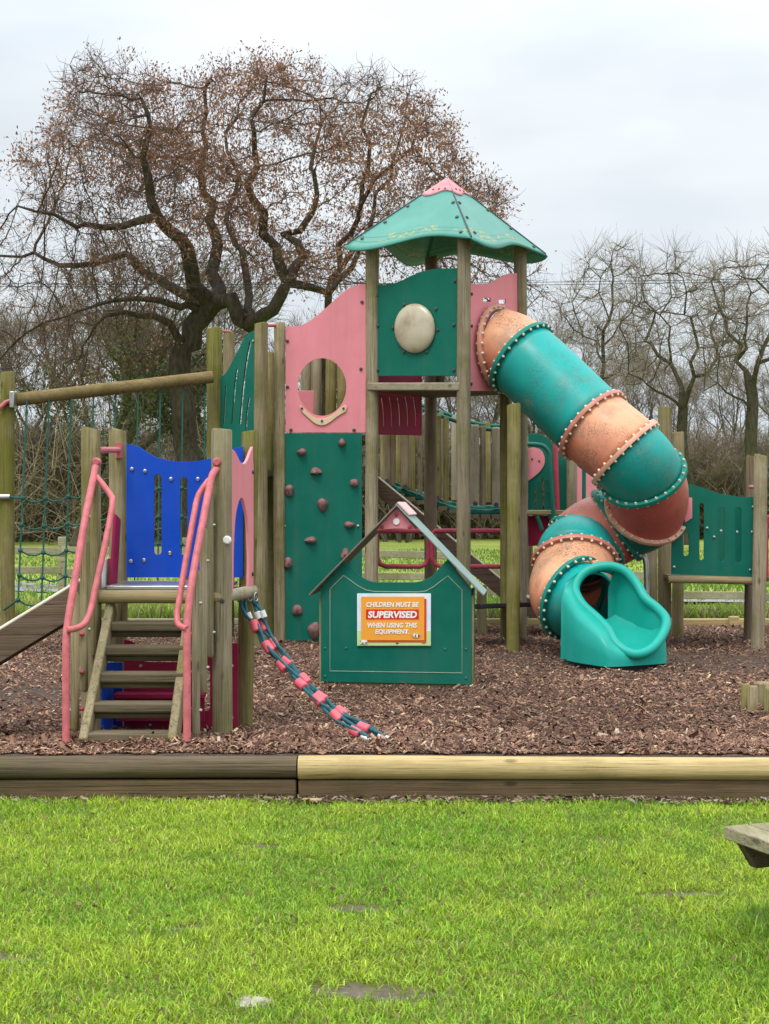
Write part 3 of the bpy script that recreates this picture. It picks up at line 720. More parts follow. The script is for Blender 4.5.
for nm, cx_, cy_, rx, ry, m_, pr in (('round_mark', 566, 428, 42, 26, gy_, .0255), ('round_mark', 566, 428, 37, 22, fl('mark_orange', (.80, .34, .05)), .0265), ('mark', 553, 424, 10, 14, TXT, .0275), ('mark', 573, 430, 10, 16, TXT, .0275), ('mark', 563, 432, 5, 12, dk, .0285),
                                     ('mark', 590, 432, 7, 9, dk, .0275), ('small_logo', 118, 478, 33, 10, TXT, .0235), ('small_logo', 118, 494, 36, 9, fl('logo_pale', (.6, .68, .5)), .0225), ('small_logo', 92, 476, 6, 4, dk, .0245), ('small_logo', 112, 494, 6, 5, dk, .0245), ('small_logo', 140, 492, 6, 5, dk, .0245), ('small_logo', 405, 497, 13, 6, dk, .0185), ('small_logo', 632, 490, 16, 7, fl('mark_olive', (.3, .22, .04)), .0215)):
    panel(nm, HP, [s2p(x, y) for x, y in ell(cx_, cy_, rx, ry, 18)], [], .001, m_, sg, 0, pr)

# ------------------------------------------------------------------ tower
TC = Vector((.679, 16.3, 0)); OF = {'f': (.14, -.82), 'r': (.815, .185), 'b': (-.15, .82), 'l': (-.815, -.185)}
TP = {k: (TC.x+v[0], TC.y+v[1]) for k, v in OF.items()}
tw = thing('play_tower', 'tall wooden play tower with wavy green roof and bubble window panel', 'play tower', (TC.x, TC.y, 0))
for kq, zt in (('f', 4.33), ('r', 4.33), ('b', 4.33), ('l', 4.33)):
    x, y = TP[kq]; post(tw, CX+x*F/y, y, HY-(zt-HC)*F/y, .072, DARKW if kq == 'b' else GREYW)
apex = Vector((TC.x, TC.y, 5.05))
CN = {'f': Vector((TC.x+.206, TC.y-1.13, 4.20)), 'l': Vector((TC.x-1.11, TC.y-.25, 4.27)), 'r': Vector((TC.x+1.125, TC.y+.25, 4.25)), 'b': Vector((TC.x-.2, TC.y+1.13, 4.33))}
def roof_facet(A, B, name, mat, t0, t1, lift, waveA, nS=28, nT=14):
    A = CN[A]; B = CN[B]; nrm = (B-apex).cross(A-apex); nrm = (nrm if nrm.z > 0 else -nrm).normalized()
    V = []; UV = []
    for j in range(nT+1):
        for i in range(nS+1):
            s = .004+.992*i/nS; E = A.lerp(B, s)
            Lf = (E-apex).length; w = waveA*math.sin(2*math.pi*s**.8)
            tt = t0+(t1-t0)*j/nT
            k_ = tt*(1+(w/Lf)*(1 if t1 > .5 else 0)) if t0 > .1 else tt*(1+.14*math.sin(2*math.pi*s)*(j/nT)**2)
            if t1 > .5: k_ = tt+(w/Lf)*(tt**3)
            V.append(apex+(E-apex)*k_+nrm*lift); UV.append((s, tt))
    F_ = [(j*(nS+1)+i, j*(nS+1)+i+1, (j+1)*(nS+1)+i+1, (j+1)*(nS+1)+i) for j in range(nT) for i in range(nS)]
    me = bpy.data.meshes.new(name); org = origin_of(tw); me.from_pydata([tuple(v-org) for v in V], [], F_); me.update()
    if me.polygons[0].normal.dot(nrm) < 0: me.flip_normals()
    ul = me.uv_layers.new(name='UVMap')
    for lp_ in me.loops: ul.data[lp_.index].uv = UV[lp_.vertex_index]
    o = link(name, me, mat, tw, 60); m_ = o.modifiers.new('thick', 'SOLIDIFY'); m_.thickness = .018; m_.offset = -1
    return o
CAPP = simple('faded_pink_cap', (.56, .25, .27), .55, 0, .2, 9, .2)
for A, B in (('l', 'f'), ('f', 'r'), ('r', 'b'), ('b', 'l')):
    o = roof_facet(A, B, 'roof_panel', ROOFG, .20, 1., 0, .095)
    nrm = ((CN[B]-apex).cross(CN[A]-apex)); nrm = (nrm if nrm.z > 0 else -nrm).normalized()
    for s_, t_ in ((.07, .42), (.07, .66), (.07, .9), (.93, .42), (.93, .66), (.93, .9)):
        c = apex+(CN[A].lerp(CN[B], s_)-apex)*t_; mb = MB(); mb.tube([c-nrm*.005, c+nrm*.012, c+nrm*.016], [.02, .02, .01], 8); build(mb, 'bolt', DBOLT, o)
    o = roof_facet(A, B, 'roof_cap', CAPP, .0, .245, .012, 0, 20, 8)
    mb = MB(); mb.tube([apex+(CN[A]-apex)*q+Vector((0, 0, .004)) for q in (.2, .98)], .008, 6); build(mb, 'roof_seam', DBOLT, o)
    for s_, t_ in ((.25, .19), (.5, .19), (.75, .19)):
        c = apex+(CN[A].lerp(CN[B], s_)-apex)*t_+nrm*.012; mb = MB(); mb.tube([c-nrm*.005, c+nrm*.010], [.014, .011], 8); build(mb, 'bolt', PRED, o)
fp = Plane(TP['l'], TP['f'], .0); fr = Plane(TP['f'], TP['r'], .0)
if fr.n.x < 0: fr.n = -fr.n
top = smooth2d([(376, 285), (388, 284.5), (400, 281), (414, 274.5), (428, 270), (442, 268.5), (457, 268)], 5)
gp = panel('window_panel', fp, top+[(457, 376), (376, 376)], [ell(415.5, 328, 17.5, 21.5)], .02, GREEN, tw)
bolts(fp, [(377, 296), (378, 326), (378, 370), (455, 281), (454, 325), (454, 370), (404, 305), (436, 309), (393, 328), (438, 330), (404, 352), (427, 352)], .017, DBOLT, tw)
mb = MB(); c0 = fp.px(415.7, 328.5); ex = (fp.px(436, 328.5)-c0); ez = Vector((0, 0, 24.5*16/F*1.0)); vs = []; rr = 10; sg_ = 32
for j in range(rr+1):
    ph = (math.pi/2)*j/rr
    for i in range(sg_):
        a_ = 2*math.pi*i/sg_; vs.append(c0+(ex*math.cos(a_)+ez*math.sin(a_))*math.cos(ph)+fp.n*(.02+.075*math.sin(ph)))
mb.add(vs, [(j*sg_+i, j*sg_+(i+1) % sg_, (j+1)*sg_+(i+1) % sg_, (j+1)*sg_+i) for j in range(rr) for i in range(sg_)])
k = NT('cloudy_acrylic'); n_ = k.noise(4, 5, .6)
build(mb, 'bubble_window', k.done(k.ramp(n_, [(.3, (.30, .23, .14)), (.5, (.46, .39, .27)), (.75, (.54, .48, .36))]), .3, .6), gp, 60)
mb = MB(); q0 = fp.px(371, 387); q1 = fp.px(463, 387); mb.bar(q0+fp.n*.02, q1+fp.n*.02, .12, .085); build(mb, 'front_beam', BEAMG, tw, 30, .012)
zd = q0.z
mb = MB(); pts4 = [Vector((*TP[k_], zd+.10)) for k_ in 'frbl']; mb.add([TC+(p-TC)*.96 for p in pts4]+[TC+(p-TC)*.96-Vector((0, 0, .035)) for p in pts4], [(0, 1, 2, 3), (7, 6, 5, 4), (0, 4, 5, 1), (1, 5, 6, 2), (2, 6, 7, 3), (3, 7, 4, 0)])
for v_ in (0,): pass
build(mb, 'deck', DARKW, tw, 0)
top = smooth2d([(469, 283), (480, 284), (491, 282.5), (501, 277), (510, 273.5), (519.5, 273)], 5)
panel('slide_panel', fr, top+[(519.5, 391), (469, 391)], [[(483, 298), (491, 298), (491, 302), (483, 302)], [(499, 299.5), (506, 299.5), (506, 303.5), (499, 303.5)], ell(500, 348, 15.5, 37)], .02, PINK, tw)
bolts(fr, [(471.5, 294), (471.5, 326), (518, 286), (471, 384)], .017, DBOLT, tw)
bk = Plane(TP['l'], TP['b'], -.03)
sl_ = []
for x in (381, 389, 397, 405, 413): sl_.append(smooth2d([(x, 397), (x+2, 410), (x+2.4, 426)], 3)+smooth2d([(x+4.0, 426), (x+3.6, 410), (x+1.6, 397)], 3))
panel('maroon_panel', bk, [(376, 371), (422, 371), (422, 435.5), (376, 434.5)], sl_, .02, MAROON, tw)
rb = Plane(TP['b'], TP['r'], -.02); panel('rear_guard_panel', rb, [(436, 374), (444, 374), (444, 392), (436, 392)], [], .02, DARKW, tw)

# climbing wall bay between turret and tower
cwZ = 16.1; CW = Plane((-1.2, cwZ), (0, cwZ))
cw = thing('climbing_wall', 'dark green climbing wall with brown holds under a pink panel with round hole', 'climbing wall', (-.65, cwZ, 0))
post(cw, 279.5, cwZ, 323, .062, TANW)
top = smooth2d([(285.5, 326), (297, 326), (306, 323), (316, 316.5), (328, 306), (340, 295), (350, 287.5), (361, 284), (366, 284)], 5)
pk = panel('pink_panel', CW, top+[(366, 432.5), (285.5, 432.5)], [ell(322, 387, 24.3, 28.8)], .02, PINK, cw)
bolts(CW, [(287.5, 341), (287.5, 387), (361, 369), (362, 302), (291, 430), (354, 430)], .018, DBOLT, cw)
tr_ = smooth2d([(299.5, 405), (304, 409), (310, 415), (317, 418.5), (325, 418.5), (332, 415.5), (339, 410), (345, 405), (347, 407)], 3)+smooth2d([(346, 411.5), (337, 417), (329, 423), (322, 425.5), (315, 423.5), (308, 417.5), (302, 412), (300, 408)], 3)
panel('hole_trim', CW, tr_, [], .015, CREAM, pk, .003, .016)
bolts(CW, [(302, 408.5), (322, 421), (343.5, 408.5)], .013, DBOLT, pk, .018)
gw = panel('green_panel', CW, [(284, 433.3), (362, 433.3), (362, 641), (281, 641)], [], .022, GREEN, cw)
bolts(CW, [(284.5, 526), (283.5, 624), (358, 526)], .014, BOLTM, cw)
for i, (x, y, sx, sz) in enumerate(((301, 452, 4.4, 4.2), (342, 442.5, 3.8, 4), (317, 472, 6, 4.5), (354, 483, 4.2, 4), (288.5, 491, 5, 5.2), (323, 505, 5.6, 6.2), (350, 525, 4.4, 4.4), (310, 540, 5.2, 4.2), (345, 554.5, 5.2, 5.5), (289, 563, 4.8, 4.8), (297.5, 610, 5.2, 5.5), (313, 631, 6, 8.5))):
    c = CW.px(x, y); k_ = cwZ/F; mb = MB(); mb.ball((0, 0, 0), 1, 14, 9); vs = []
    for vx in mb.v:
        q = Vector(vx); f_ = 1+.18*math.sin(q.x*2.5+i*1.7)+.14*math.cos(q.z*3.1+i)
        if i in (4, 5, 8): f_ *= 1-.35*max(0, -q.y)*math.exp(-((q.x)**2+(q.z+.1)**2)*5)
        if i in (2,): q.z = max(q.z, -.25)
        if i in (10,): q.x *= 1+.5*(-q.z); 
        vs.append((c.x+q.x*sx*k_*f_, c.y+q.y*.062*f_, c.z+q.z*sz*k_*f_))
    mb.v = vs; h_ = build(mb, 'hold', HOLD, gw, 50)
    mb = MB(); b_ = Vector((c.x, c.y-.062*1.02, c.z-.01)); mb.tube([b_+Vector((0, .03, 0)), b_-Vector((0, .003, 0))], .014, 8); build(mb, 'hold_bolt', DBOLT, h_)
mb = MB(); mb.box((-.66, 16.75, 2.22), (1.0, 1.2, .06)); build(mb, 'deck', DARKW, cw)
for px in (306, 316, 331, 343): post(cw, px, 17.45, 340+(px % 7)*3, .066, ALGW if px % 2 else GREYW)
mb = MB(); mb.box(P(304, 402, 17.2), (.22, .02, .26)); build(mb, 'inner_pink_panel', PINK, cw, 30, .004)

# turret to the left of the wall
tu = thing('wooden_turret', 'mossy wooden post turret with dark green slotted side panel', 'play tower', (-1.7, 16.6, 0))
post(tu, 214, 16.3, 328, .082, ALGW); post(tu, 228.5, 17.1, 333, .066, TANW); post(tu, 261, 15.85, 323, .072, TANW); post(tu, 269.5, 17.0, 352, .055, ALGW); post(tu, 273, 17.1, 385, .05, GREYW)
mb = MB(); mb.tube([P(222, 331, 16.4), P(230, 331.5, 17.0)], .016, 8); build(mb, 'tie_bar', PPINK, tu); mb = MB(); mb.tube([P(262, 325.5, 15.95), P(280, 325.5, 16.1)], .018, 8); build(mb, 'tie_bar', PPINK, tu)
tp = Plane(((214-CX)*16.3/F, 16.3), ((261-CX)*15.85/F, 15.85), -.02)
top = smooth2d([(217, 376), (222, 376), (227, 371), (233, 360), (239, 348), (244, 339), (249, 333), (255, 330)], 5)
def thin(pts, w=.75):
    s_ = smooth2d(pts, 4); return [(x-w, y) for x, y in s_]+[(x+w, y) for x, y in reversed(s_)]
panel('green_panel', tp, top+[(255, 490), (217, 490)], [thin([(225.8, 386), (224.6, 405), (223.5, 425)]), thin([(237, 369), (234.5, 390), (232, 424)], .9), thin([(250.5, 341), (246.5, 362), (243, 390), (240, 424)], 1.), thin([(249.3, 398), (247, 412), (246, 430)])], .02, GREEN, tu)
bolts(tp, [(218, 386), (218, 420), (253.5, 341)], .014, BOLTM, tu)
mb = MB(); mb.box((-1.55, 16.7, 1.85), (.9, 1.0, .06)); build(mb, 'deck', DARKW, tu)

# climbing net frame at left
nf = thing('climbing_net', 'green rope climbing net hung from a mossy log beam at left', 'climbing net', (-3, 15.6, 0))
post(nf, 7.5, 15.3, 372, .074, ALGW)
ba = P(13, 400, 15.3); bb = P(212, 377, 16.1); d = bb-ba
mb = MB(); mb.tube([ba+d*t for t in np.linspace(0, 1, 10)], [.066, .068, .066, .066, .069, .066, .065, .066, .066, .064], 16, wob=.015); build(mb, 'beam', MOSSB, nf)
mb = MB(); mb.box(P(13.5, 400, 15.24), (.05, .16, .17)); build(mb, 'bracket', BOLTM, nf, 30, .01)
mb = MB(); mb.tube([P(-2, 410, 15.2), P(6, 402, 15.2), P(12, 400, 15.22)], .022, 8); build(mb, 'tie_bar', PPINK, nf)
mb = MB()
def npt(u_, v_):                       # net coordinates: u along, v down
    xt = 27+u_*178; xb = 18+u_*186; x = xt+(xb-xt)*v_; yt = 399-(xt-13)*.1155; yb = 603-u_*8+5*math.sin(u_*9)
    Zt = 15.3+.8*u_; return P(x, yt+(yb-yt)*v_, Zt+(-.25)*v_)
NU = 9
for i in range(NU): mb.tube([npt(i/(NU-1), t) for t in np.linspace(0, 1, 9)], .0095, 6)
for j, v_ in enumerate((.49, .62, .745, .865, .985)):
    pts = []
    for i in range(NU-1):
        for t in (0, .33, .66):
            q = npt((i+t)/(NU-1), v_); q.z -= .035*math.sin(math.pi*t)*1.1; pts.append(q)
    pts.append(npt(1, v_)); mb.tube(pts, .009, 6)
    for i in range(NU): mb.ball(npt(i/(NU-1), v_), .026, 6, 4)
mb.tube([P(6, 497, 15.25), npt(0, .49)], .012, 6); mb.tube([P(4, 610, 15.2), npt(0, .985)], .012, 6)
build(mb, 'net', ROPEG, nf)
mb = MB(); mb.tube([P(-3, 497, 15.22), P(10, 497, 15.22)], .03, 10); build(mb, 'end_pin', BOLTM, nf)

# ------------------------------------------------------------------ tube slide
ts = thing('tube_slide', 'spiral tube slide of teal and faded orange sections with open mouth', 'tube slide', (2.2, 15.2, -.04))
fd = Vector((.846, -.533, 0))
CT = [P(499, 347, 15.97), P(521.5, 358, 15.82), P(593, 425.5, 15.35), P(625, 453, 15.15), P(643.5, 476, 15.22), P(646, 509, 15.62), P(617, 525, 15.92), P(586, 544, 15.82), P(575, 563, 15.38), P(574, 598, 14.98), P(593, 602, 14.64)]
ext = [CT[0]-fd*.35]+CT+[CT[-1]+Vector((.25, -.35, -.05))]
TAN = {7: Vector((-.80, .18, -.56)), 8: Vector((-.52, -.34, -.76)), 9: Vector((-.05, -.64, -.76)), 10: Vector((.60, -.72, -.34)), 11: Vector((.5, -.86, -.05))}
def tang(i):
    return TAN[i].normalized() if i in TAN else (ext[i+1]-ext[i-1]).normalized()
def seg_path(i, n=10):                 # the axis between joint i and i+1
    a, b, c, d = ext[i], ext[i+1], ext[i+2], ext[i+3]; out = []
    for k_ in range(n+1):
        t = k_/n; h_ = (c-b).length; m0 = tang(i+1)*h_; m1 = tang(i+2)*h_ if i+3 < len(ext) else m0
        out.append(b*(2*t**3-3*t*t+1)+m0*(t**3-2*t*t+t)+c*(-2*t**3+3*t*t)+m1*(t**3-t*t))
    return out
TR_ = .405
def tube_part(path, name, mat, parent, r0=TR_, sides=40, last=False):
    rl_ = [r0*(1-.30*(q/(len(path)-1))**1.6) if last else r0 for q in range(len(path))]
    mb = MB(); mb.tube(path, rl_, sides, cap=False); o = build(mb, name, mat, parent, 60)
    me = o.data; a_ = me.attributes.new('tone', 'FLOAT', 'POINT')
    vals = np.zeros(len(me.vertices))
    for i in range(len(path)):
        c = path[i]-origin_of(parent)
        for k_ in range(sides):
            v_ = me.vertices[i*sides+k_].co; vals[i*sides+k_] = min(1, max(0, .5+.62*(v_.z-c.z)/r0))  # height around the tube axis, lowest at the underside
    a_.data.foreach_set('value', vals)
    m_ = o.modifiers.new('thick', 'SOLIDIFY'); m_.thickness = .012; m_.offset = -1
    return o
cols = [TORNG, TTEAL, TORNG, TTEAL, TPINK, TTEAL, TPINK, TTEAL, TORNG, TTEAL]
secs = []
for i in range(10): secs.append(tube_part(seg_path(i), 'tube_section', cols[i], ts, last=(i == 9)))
camv = Vector((0, 0, HC)); spare = MB(); nb = 0
FLP = simple('flange_red', (.50, .17, .12), .45, 0, .2); FLO = simple('flange_orange', (.66, .33, .22), .45, 0, .2); FLG = plastic('flange_green', (.008, .20, .15), .4, .2)
fcol = [FLO, FLG, FLP, FLO, FLG, FLO, FLG, FLG, FLP, FLG]
bolt_me = None
for i in range(10):
    c = ext[i+1]; t = tang(i+1)
    if i == 0: t = fd.copy()
    ref = Vector((0, 0, 1)); N = (ref-t*ref.dot(t)).normalized(); B = t.cross(N); mb = MB()
    prof = [(-.022, TR_-.004), (-.022, TR_+.043), (-.004, TR_+.046), (.004, TR_+.046), (.022, TR_+.043), (.022, TR_-.004)]; vs = []; S_ = 48
    for k_ in range(S_):
        a_ = 2*math.pi*k_/S_; rad = N*math.cos(a_)+B*math.sin(a_); vs += [c+t*o_+rad*r_ for o_, r_ in prof]
    m_ = len(prof); mb.add(vs, [(k_*m_+j, k_*m_+(j+1) % m_, ((k_+1) % S_)*m_+(j+1) % m_, ((k_+1) % S_)*m_+j) for k_ in range(S_) for j in range(m_)])
    fo = build(mb, 'flange', fcol[i], secs[i], 40)
    for k_ in range(26):
        a_ = 2*math.pi*(k_+.5)/26; rad = N*math.cos(a_)+B*math.sin(a_); b_ = c+rad*(TR_+.026)
        vis = (camv-b_).normalized().dot(rad) > -.12
        for sgn in (-1, 1):
            ax = t*sgn; see = vis and (camv-b_).normalized().dot(ax) > .05
            mm = MB() if (see and nb < 100) else spare
            mm.tube([b_+ax*.018, b_+ax*.034, b_+ax*.044], [.0155, .0145, .008], 8)
            if mm is not spare:
                nb += 1; build(mm, 'bolt', BCAP, fo)
o = build(spare, 'bolts', BCAP, ts); o['kind'] = 'stuff'

# slide exit
rim = [P(604, 566, 14.62), P(584, 573, 14.62), P(575, 588, 14.52), P(582, 604, 14.36), P(597, 618, 14.18), P(608, 630, 14.02), P(617, 645, 13.88), P(634, 654.5, 13.80), P(651, 649, 13.88), P(663, 634, 14.02), P(666, 620, 14.16), P(658, 609, 14.30), P(645, 598, 14.42), P(636, 583, 14.53), P(623, 570, 14.6)]
hd = Vector((.5, -.866, 0)); rt = Vector((.866, .5, 0)); bc = Vector((2.175, 14.2, 0))
def bp(r_, h_, z=.02): return bc+rt*r_+hd*h_+Vector((0, 0, z))
base = [bp(0, -.5), bp(-.27, -.46), bp(-.31, -.38), bp(-.37, -.12), bp(-.385, .14), bp(-.375, .30), bp(-.30, .385), bp(0, .40), bp(.27, .39), bp(.36, .32), bp(.39, .18), bp(.39, -.02), bp(.385, -.2), bp(.35, -.38), bp(.30, -.48)]
NR = 6; rimS = cat_rom(rim, NR, True); baseS = cat_rom(base, NR, True); M_ = len(rimS); ctr = sum(rim, Vector())/len(rim)
mb = MB()
def sm_(v): return v*v/(v+.12)
mid1 = [Vector((r_.x*.68+b_.x*.32, r_.y*.68+b_.y*.32, r_.z-.004)) for r_, b_ in zip(rimS, baseS)]
mid2 = [Vector((r_.x*.28+b_.x*.72, r_.y*.28+b_.y*.72, r_.z*.95-.02)) for r_, b_ in zip(rimS, baseS)]
mid3 = [Vector((r_.x*.04+b_.x*.96, r_.y*.04+b_.y*.96, max(.045, r_.z*.80-.03))) for r_, b_ in zip(rimS, baseS)]
loops = [rimS, mid1, mid2, mid3, [m2.lerp(b_, .55) for m2, b_ in zip(mid3, baseS)], baseS]
vs = [p for lp_ in loops for p in lp_]; mb.add(vs, [(j*M_+i, j*M_+(i+1) % M_, (j+1)*M_+(i+1) % M_, (j+1)*M_+i) for j in range(len(loops)-1) for i in range(NR, M_-NR)])
# inside: from the rim back to the tube's end ring
t_ = Vector((.15, -.97, .05)).normalized(); c_ = P(600, 596, 14.72); IR = .235
ringv = []
# angular position on the ring follows the rim's order from the arch top
for i in range(M_):
    a_ = -2*math.pi*i/M_; fr_ = Vector((0, 0, 1)); N = (fr_-t_*fr_.dot(t_)).normalized(); B = N.cross(t_)
    ringv.append(c_+N*math.cos(a_)*IR+B*math.sin(a_)*IR)
if (ringv[M_//4]-c_).dot(rt) > 0: ringv = [ringv[0]]+ringv[:0:-1]
inner = [rimS]
for q in (.18, .4, .65, .85, 1.0):
    lp_ = []
    for r_, e_ in zip(rimS, ringv):
        p = r_.lerp(e_, q); out_ = (p-(ctr.lerp(c_, q))); p = p+Vector((0, 0, -.10*math.sin(math.pi*q)*(1 if r_.z < .45 else .0)))
        p = p+(Vector((out_.x, out_.y, 0)).normalized()*.05*math.sin(math.pi*q)); p.z = max(p.z, .05); lp_.append(p)
    inner.append(lp_)
vs = [p for lp_ in inner for p in lp_]; mb.add(vs, [(j*M_+i, j*M_+(i+1) % M_, (j+1)*M_+(i+1) % M_, (j+1)*M_+i) for j in range(len(inner)-1) for i in range(M_)])
TE = plastic('teal_slide_mouth', (.003, .31, .245), .36, .06, .3)
o = build(mb, 'slide_mouth', TE, ts, 85)
mb = MB(); mb.tube(rimS, .046, 14, closed=True); build(mb, 'mouth_rim', TE, o, 60)
mb = MB(); mb.add([bp(-.33, -.35, .03), bp(.33, -.35, .03), bp(.33, .35, .03), bp(-.33, .35, .03), bp(-.33, -.35, -.2), bp(.33, -.35, -.2), bp(.33, .35, -.2), bp(-.33, .35, -.2)], [(0, 1, 2, 3), (7, 6, 5, 4), (0, 4, 5, 1), (1, 5, 6, 2), (2, 6, 7, 3), (3, 7, 4, 0)]); build(mb, 'base_plinth', BLACK, ts)
mb = MB(); mb.tube(cat_rom([P(632, 552, 15.75), P(642, 556, 15.8), P(646, 564, 15.8), P(646.5, 600, 15.8), P(646.5, 660, 15.8)], 5), .03, 12); build(mb, 'support_pole', STEEL, ts)

# ------------------------------------------------------------------ structures behind the tower
rb_ = thing('low_deck', 'low deck with two mossy posts and pink tube guard rails beneath the tower', 'play deck', (1.0, 16.4, 0))
post(rb_, 513.5, 15.15, 404, .068, ALGW); post(rb_, 505.5, 16.6, 392, .062, ALGW)
post(rb_, 482, 17.3, 585, .055, GREYW)
def railloop(x0, x1, y0, y1, Z, r, mat, parent):
    c = 9; pts = [(x1, y0, Z), (x0+3, y0, Z), (x0, y0+3, Z), (x0, y1-c, Z), (x0+c*.35, y1-c*.25, Z), (x0+c, y1, Z), ((x0+x1)/2, y1, Z), (x1-c, y1, Z), (x1-c*.35, y1-c*.25, Z), (x1, y1-c, Z), (x1, y0, Z)]
    mb = MB(); mb.tube([P(*p) for p in pts], r, 10); build(mb, 'guard_rail', mat, parent)
railloop(377, 429, 531, 566.5, 16.75, .027, PRED, rb_); railloop(432, 513, 531, 566.5, 16.70, .027, PRED, rb_)
mb = MB(); mb.bar(P(473, 607, 16.4), P(513, 605, 15.6), .75, .045); build(mb, 'deck', BLACK, rb_, 30, .005)
BRW = wood('brown_paling', (.24, .19, .12), (.10, .078, .05), 2, .3, (.13, .12, .03)); BRG = wood('grey_paling', (.30, .255, .18), (.13, .105, .07), 2, .3, (.14, .13, .035))
br = thing('rope_bridge', 'sloping bridge of upright palings between green hand ropes behind the tower', 'bridge', (.7, 18.2, .5))
for dz, yo in ((18.0, 0), (18.9, -4)):
    lo_ = cat_rom([P(366, 480+yo, dz), P(378, 484+yo, dz), P(400, 491+yo, dz), P(424, 499.5+yo, dz), P(450, 508.5+yo, dz), P(478, 512.5+yo, dz), P(504, 511.5+yo, dz)], 6)
    hi_ = cat_rom([P(366, 392+yo, dz), P(395, 400+yo, dz), P(432, 413+yo, dz), P(450, 419+yo, dz), P(470, 426+yo, dz), P(490, 429.5+yo, dz), P(506, 430+yo, dz)], 6)
    mb = MB(); mb.tube(lo_, .043, 12); build(mb, 'lower_rail', LGREEN, br); mb = MB(); mb.tube(hi_, .024, 10); build(mb, 'hand_rail', LGREEN, br)
    for px in ((387, 393, 405, 413, 420, 437, 446, 475, 483, 496, 504) if dz < 18.5 else (383, 398, 409, 441, 454, 468, 488)):
        yl = np.interp(px, [366, 400, 450, 504], [480, 491, 508, 511])+yo-4; yh = np.interp(px, [366, 432, 470, 504], [388, 409, 420, 424])+yo+4
        a = P(px, yl, dz-.05); b = P(px, yh, dz-.05); r_ = .052 if px in (405, 437, 475, 496, 387) else .034
        mb = MB(); mb.tube([a, (a+b)/2, b-Vector((0, 0, .02)), b], [r_, r_*1.03, r_, r_*.7], 10); o = build(mb, 'paling', (BRW, BRG, ALGW)[int(px) % 3], br)
        if r_ > .05: mb = MB(); q = a-Vector((0, .05, -.02)); mb.tube([q+Vector((0, .02, 0)), q-Vector((0, .012, 0))], .03, 8); build(mb, 'bolt', DBOLT, o)
mb = MB(); 
for t in np.linspace(0, 1, 14):
    q = P(368+136*t, np.interp(t, [0, .4, .75, 1], [486, 503, 516, 516]), 18.4); mb.box(q, (.11, .95, .05))
build(mb, 'walkway', DARKW, br)
s2 = thing('straight_slide', 'brown sided slide dropping to the right beneath the tower', 'slide', (.9, 17.6, 0))
slide(s2, P(368, 478, 17.6), P(520, 604, 17.6), .44, .21, .28)
rc = thing('rear_platform', 'green panelled platform with pink heart seen behind the tube slide', 'play platform', (2.3, 18.6, 0))
RP = Plane((1.5, 18.6), (3, 18.6))
top = smooth2d([(524, 436), (533, 433.5), (541, 434.5), (548, 439), (554, 447), (557, 456)], 4)
panel('green_panel', RP, top+[(557, 511), (524, 511)], [thin([(535.5, 487), (535.5, 509)], .9), thin([(543, 478), (543, 509)], 1.1)], .02, GREEN, rc)
panel('green_panel', RP, [(558.5, 440), (567, 452), (567, 512), (558.5, 512)], [], .02, GREEN, rc)
panel('heart_plate', RP, smooth2d([(524, 450), (532, 447.5), (540, 449.5), (544, 455.5), (544.5, 463), (541, 470), (535, 476), (528, 481), (524, 483)], 4), [], .015, PINK, rc, .004, .018)
bolts(RP, [(532, 459), (539, 461), (547, 480), (548, 492)], .012, DBOLT, rc, .018)
for px, yt in ((571.5, 459), (523, 436)): post(rc, px, 18.5, yt, .066, GREYW)
mb = MB(); mb.tube([P(555.3, 443, 18.45), P(557.5, 512, 18.45)], .03, 10); build(mb, 'red_pole', PRED, rc)
mb = MB(); mb.tube(cat_rom([P(522, 444, 18.3), P(536, 444.5, 18.3), P(544, 446.5, 18.3), P(549, 453, 18.3), P(550, 465, 18.3), P(554, 522, 18.3)], 5), .026, 10); build(mb, 'green_hoop', LGREEN, rc)
mb = MB(); mb.bar(P(524, 512.5, 18.45), P(590, 512.5, 18.45), .10, .06); build(mb, 'deck_beam', BEAMW, rc, 30, .01)
mb = MB(); mb.box(P(556, 512, 19.1), (.9, 1.1, .04)); build(mb, 'deck', DARKW, rc)
panel('maroon_panel', RP, [(524, 516), (560, 516), (560, 546), (524, 546)], [], .02, MAROON, rc, .003, -.05)
for x in (537, 550): mb = MB(); mb.tube([P(x, 516, 18.4), P(x+3, 524, 18.4), P(x+5, 530, 18.4)], .025, 8); build(mb, 'green_peg', LGREEN, rc)
panel('pink_panel', RP, [(577, 463), (589, 472), (600, 480), (600, 512), (577, 512)], [], .02, PINK, rc, .004, -.3)
mb = MB(); mb.tube([P(584, 470, 18.3), P(584, 500, 18.3)], .025, 8); build(mb, 'green_pole', LGREEN, rc)
post(rc, 571, 20.0, 470, .06, DARKW); post(rc, 528, 20, 470, .06, DARKW)

ru = thing('side_platform', 'platform at right with green slotted wave top panel between posts', 'play platform', (3.5, 16, 0))
post(ru, 665, 16.6, 407, .075, TANW, pxb=664); post(ru, 652, 17.0, 432, .06, GREYW); post(ru, 678, 17.2, 432, .066, TANW)
post(ru, 761, 15.5, 455, .070, GREYW, pxb=757); post(ru, 751, 16.6, 456, .05, DARKW, pxb=747.5)
UP = Plane((2.5, 15.55), (4, 15.55))
top = smooth2d([(672, 492), (679, 486.5), (686, 484.5), (694, 485), (706, 489), (720, 493.5), (734, 496), (744, 497), (755, 496.5)], 5)
panel('green_panel', UP, top+[(754, 577), (671.5, 574.5)], [slot(683, 689, 533, 556), slot(699.5, 704, 503, 560), slot(718, 724.5, 507, 562), slot(735, 741.5, 507, 563)], .02, GREEN, ru)
bolts(UP, [(753, 507), (752, 532), (750, 570), (674, 567), (721, 531), (737, 532), (707, 528), (714, 537)], .014, BOLTM, ru)
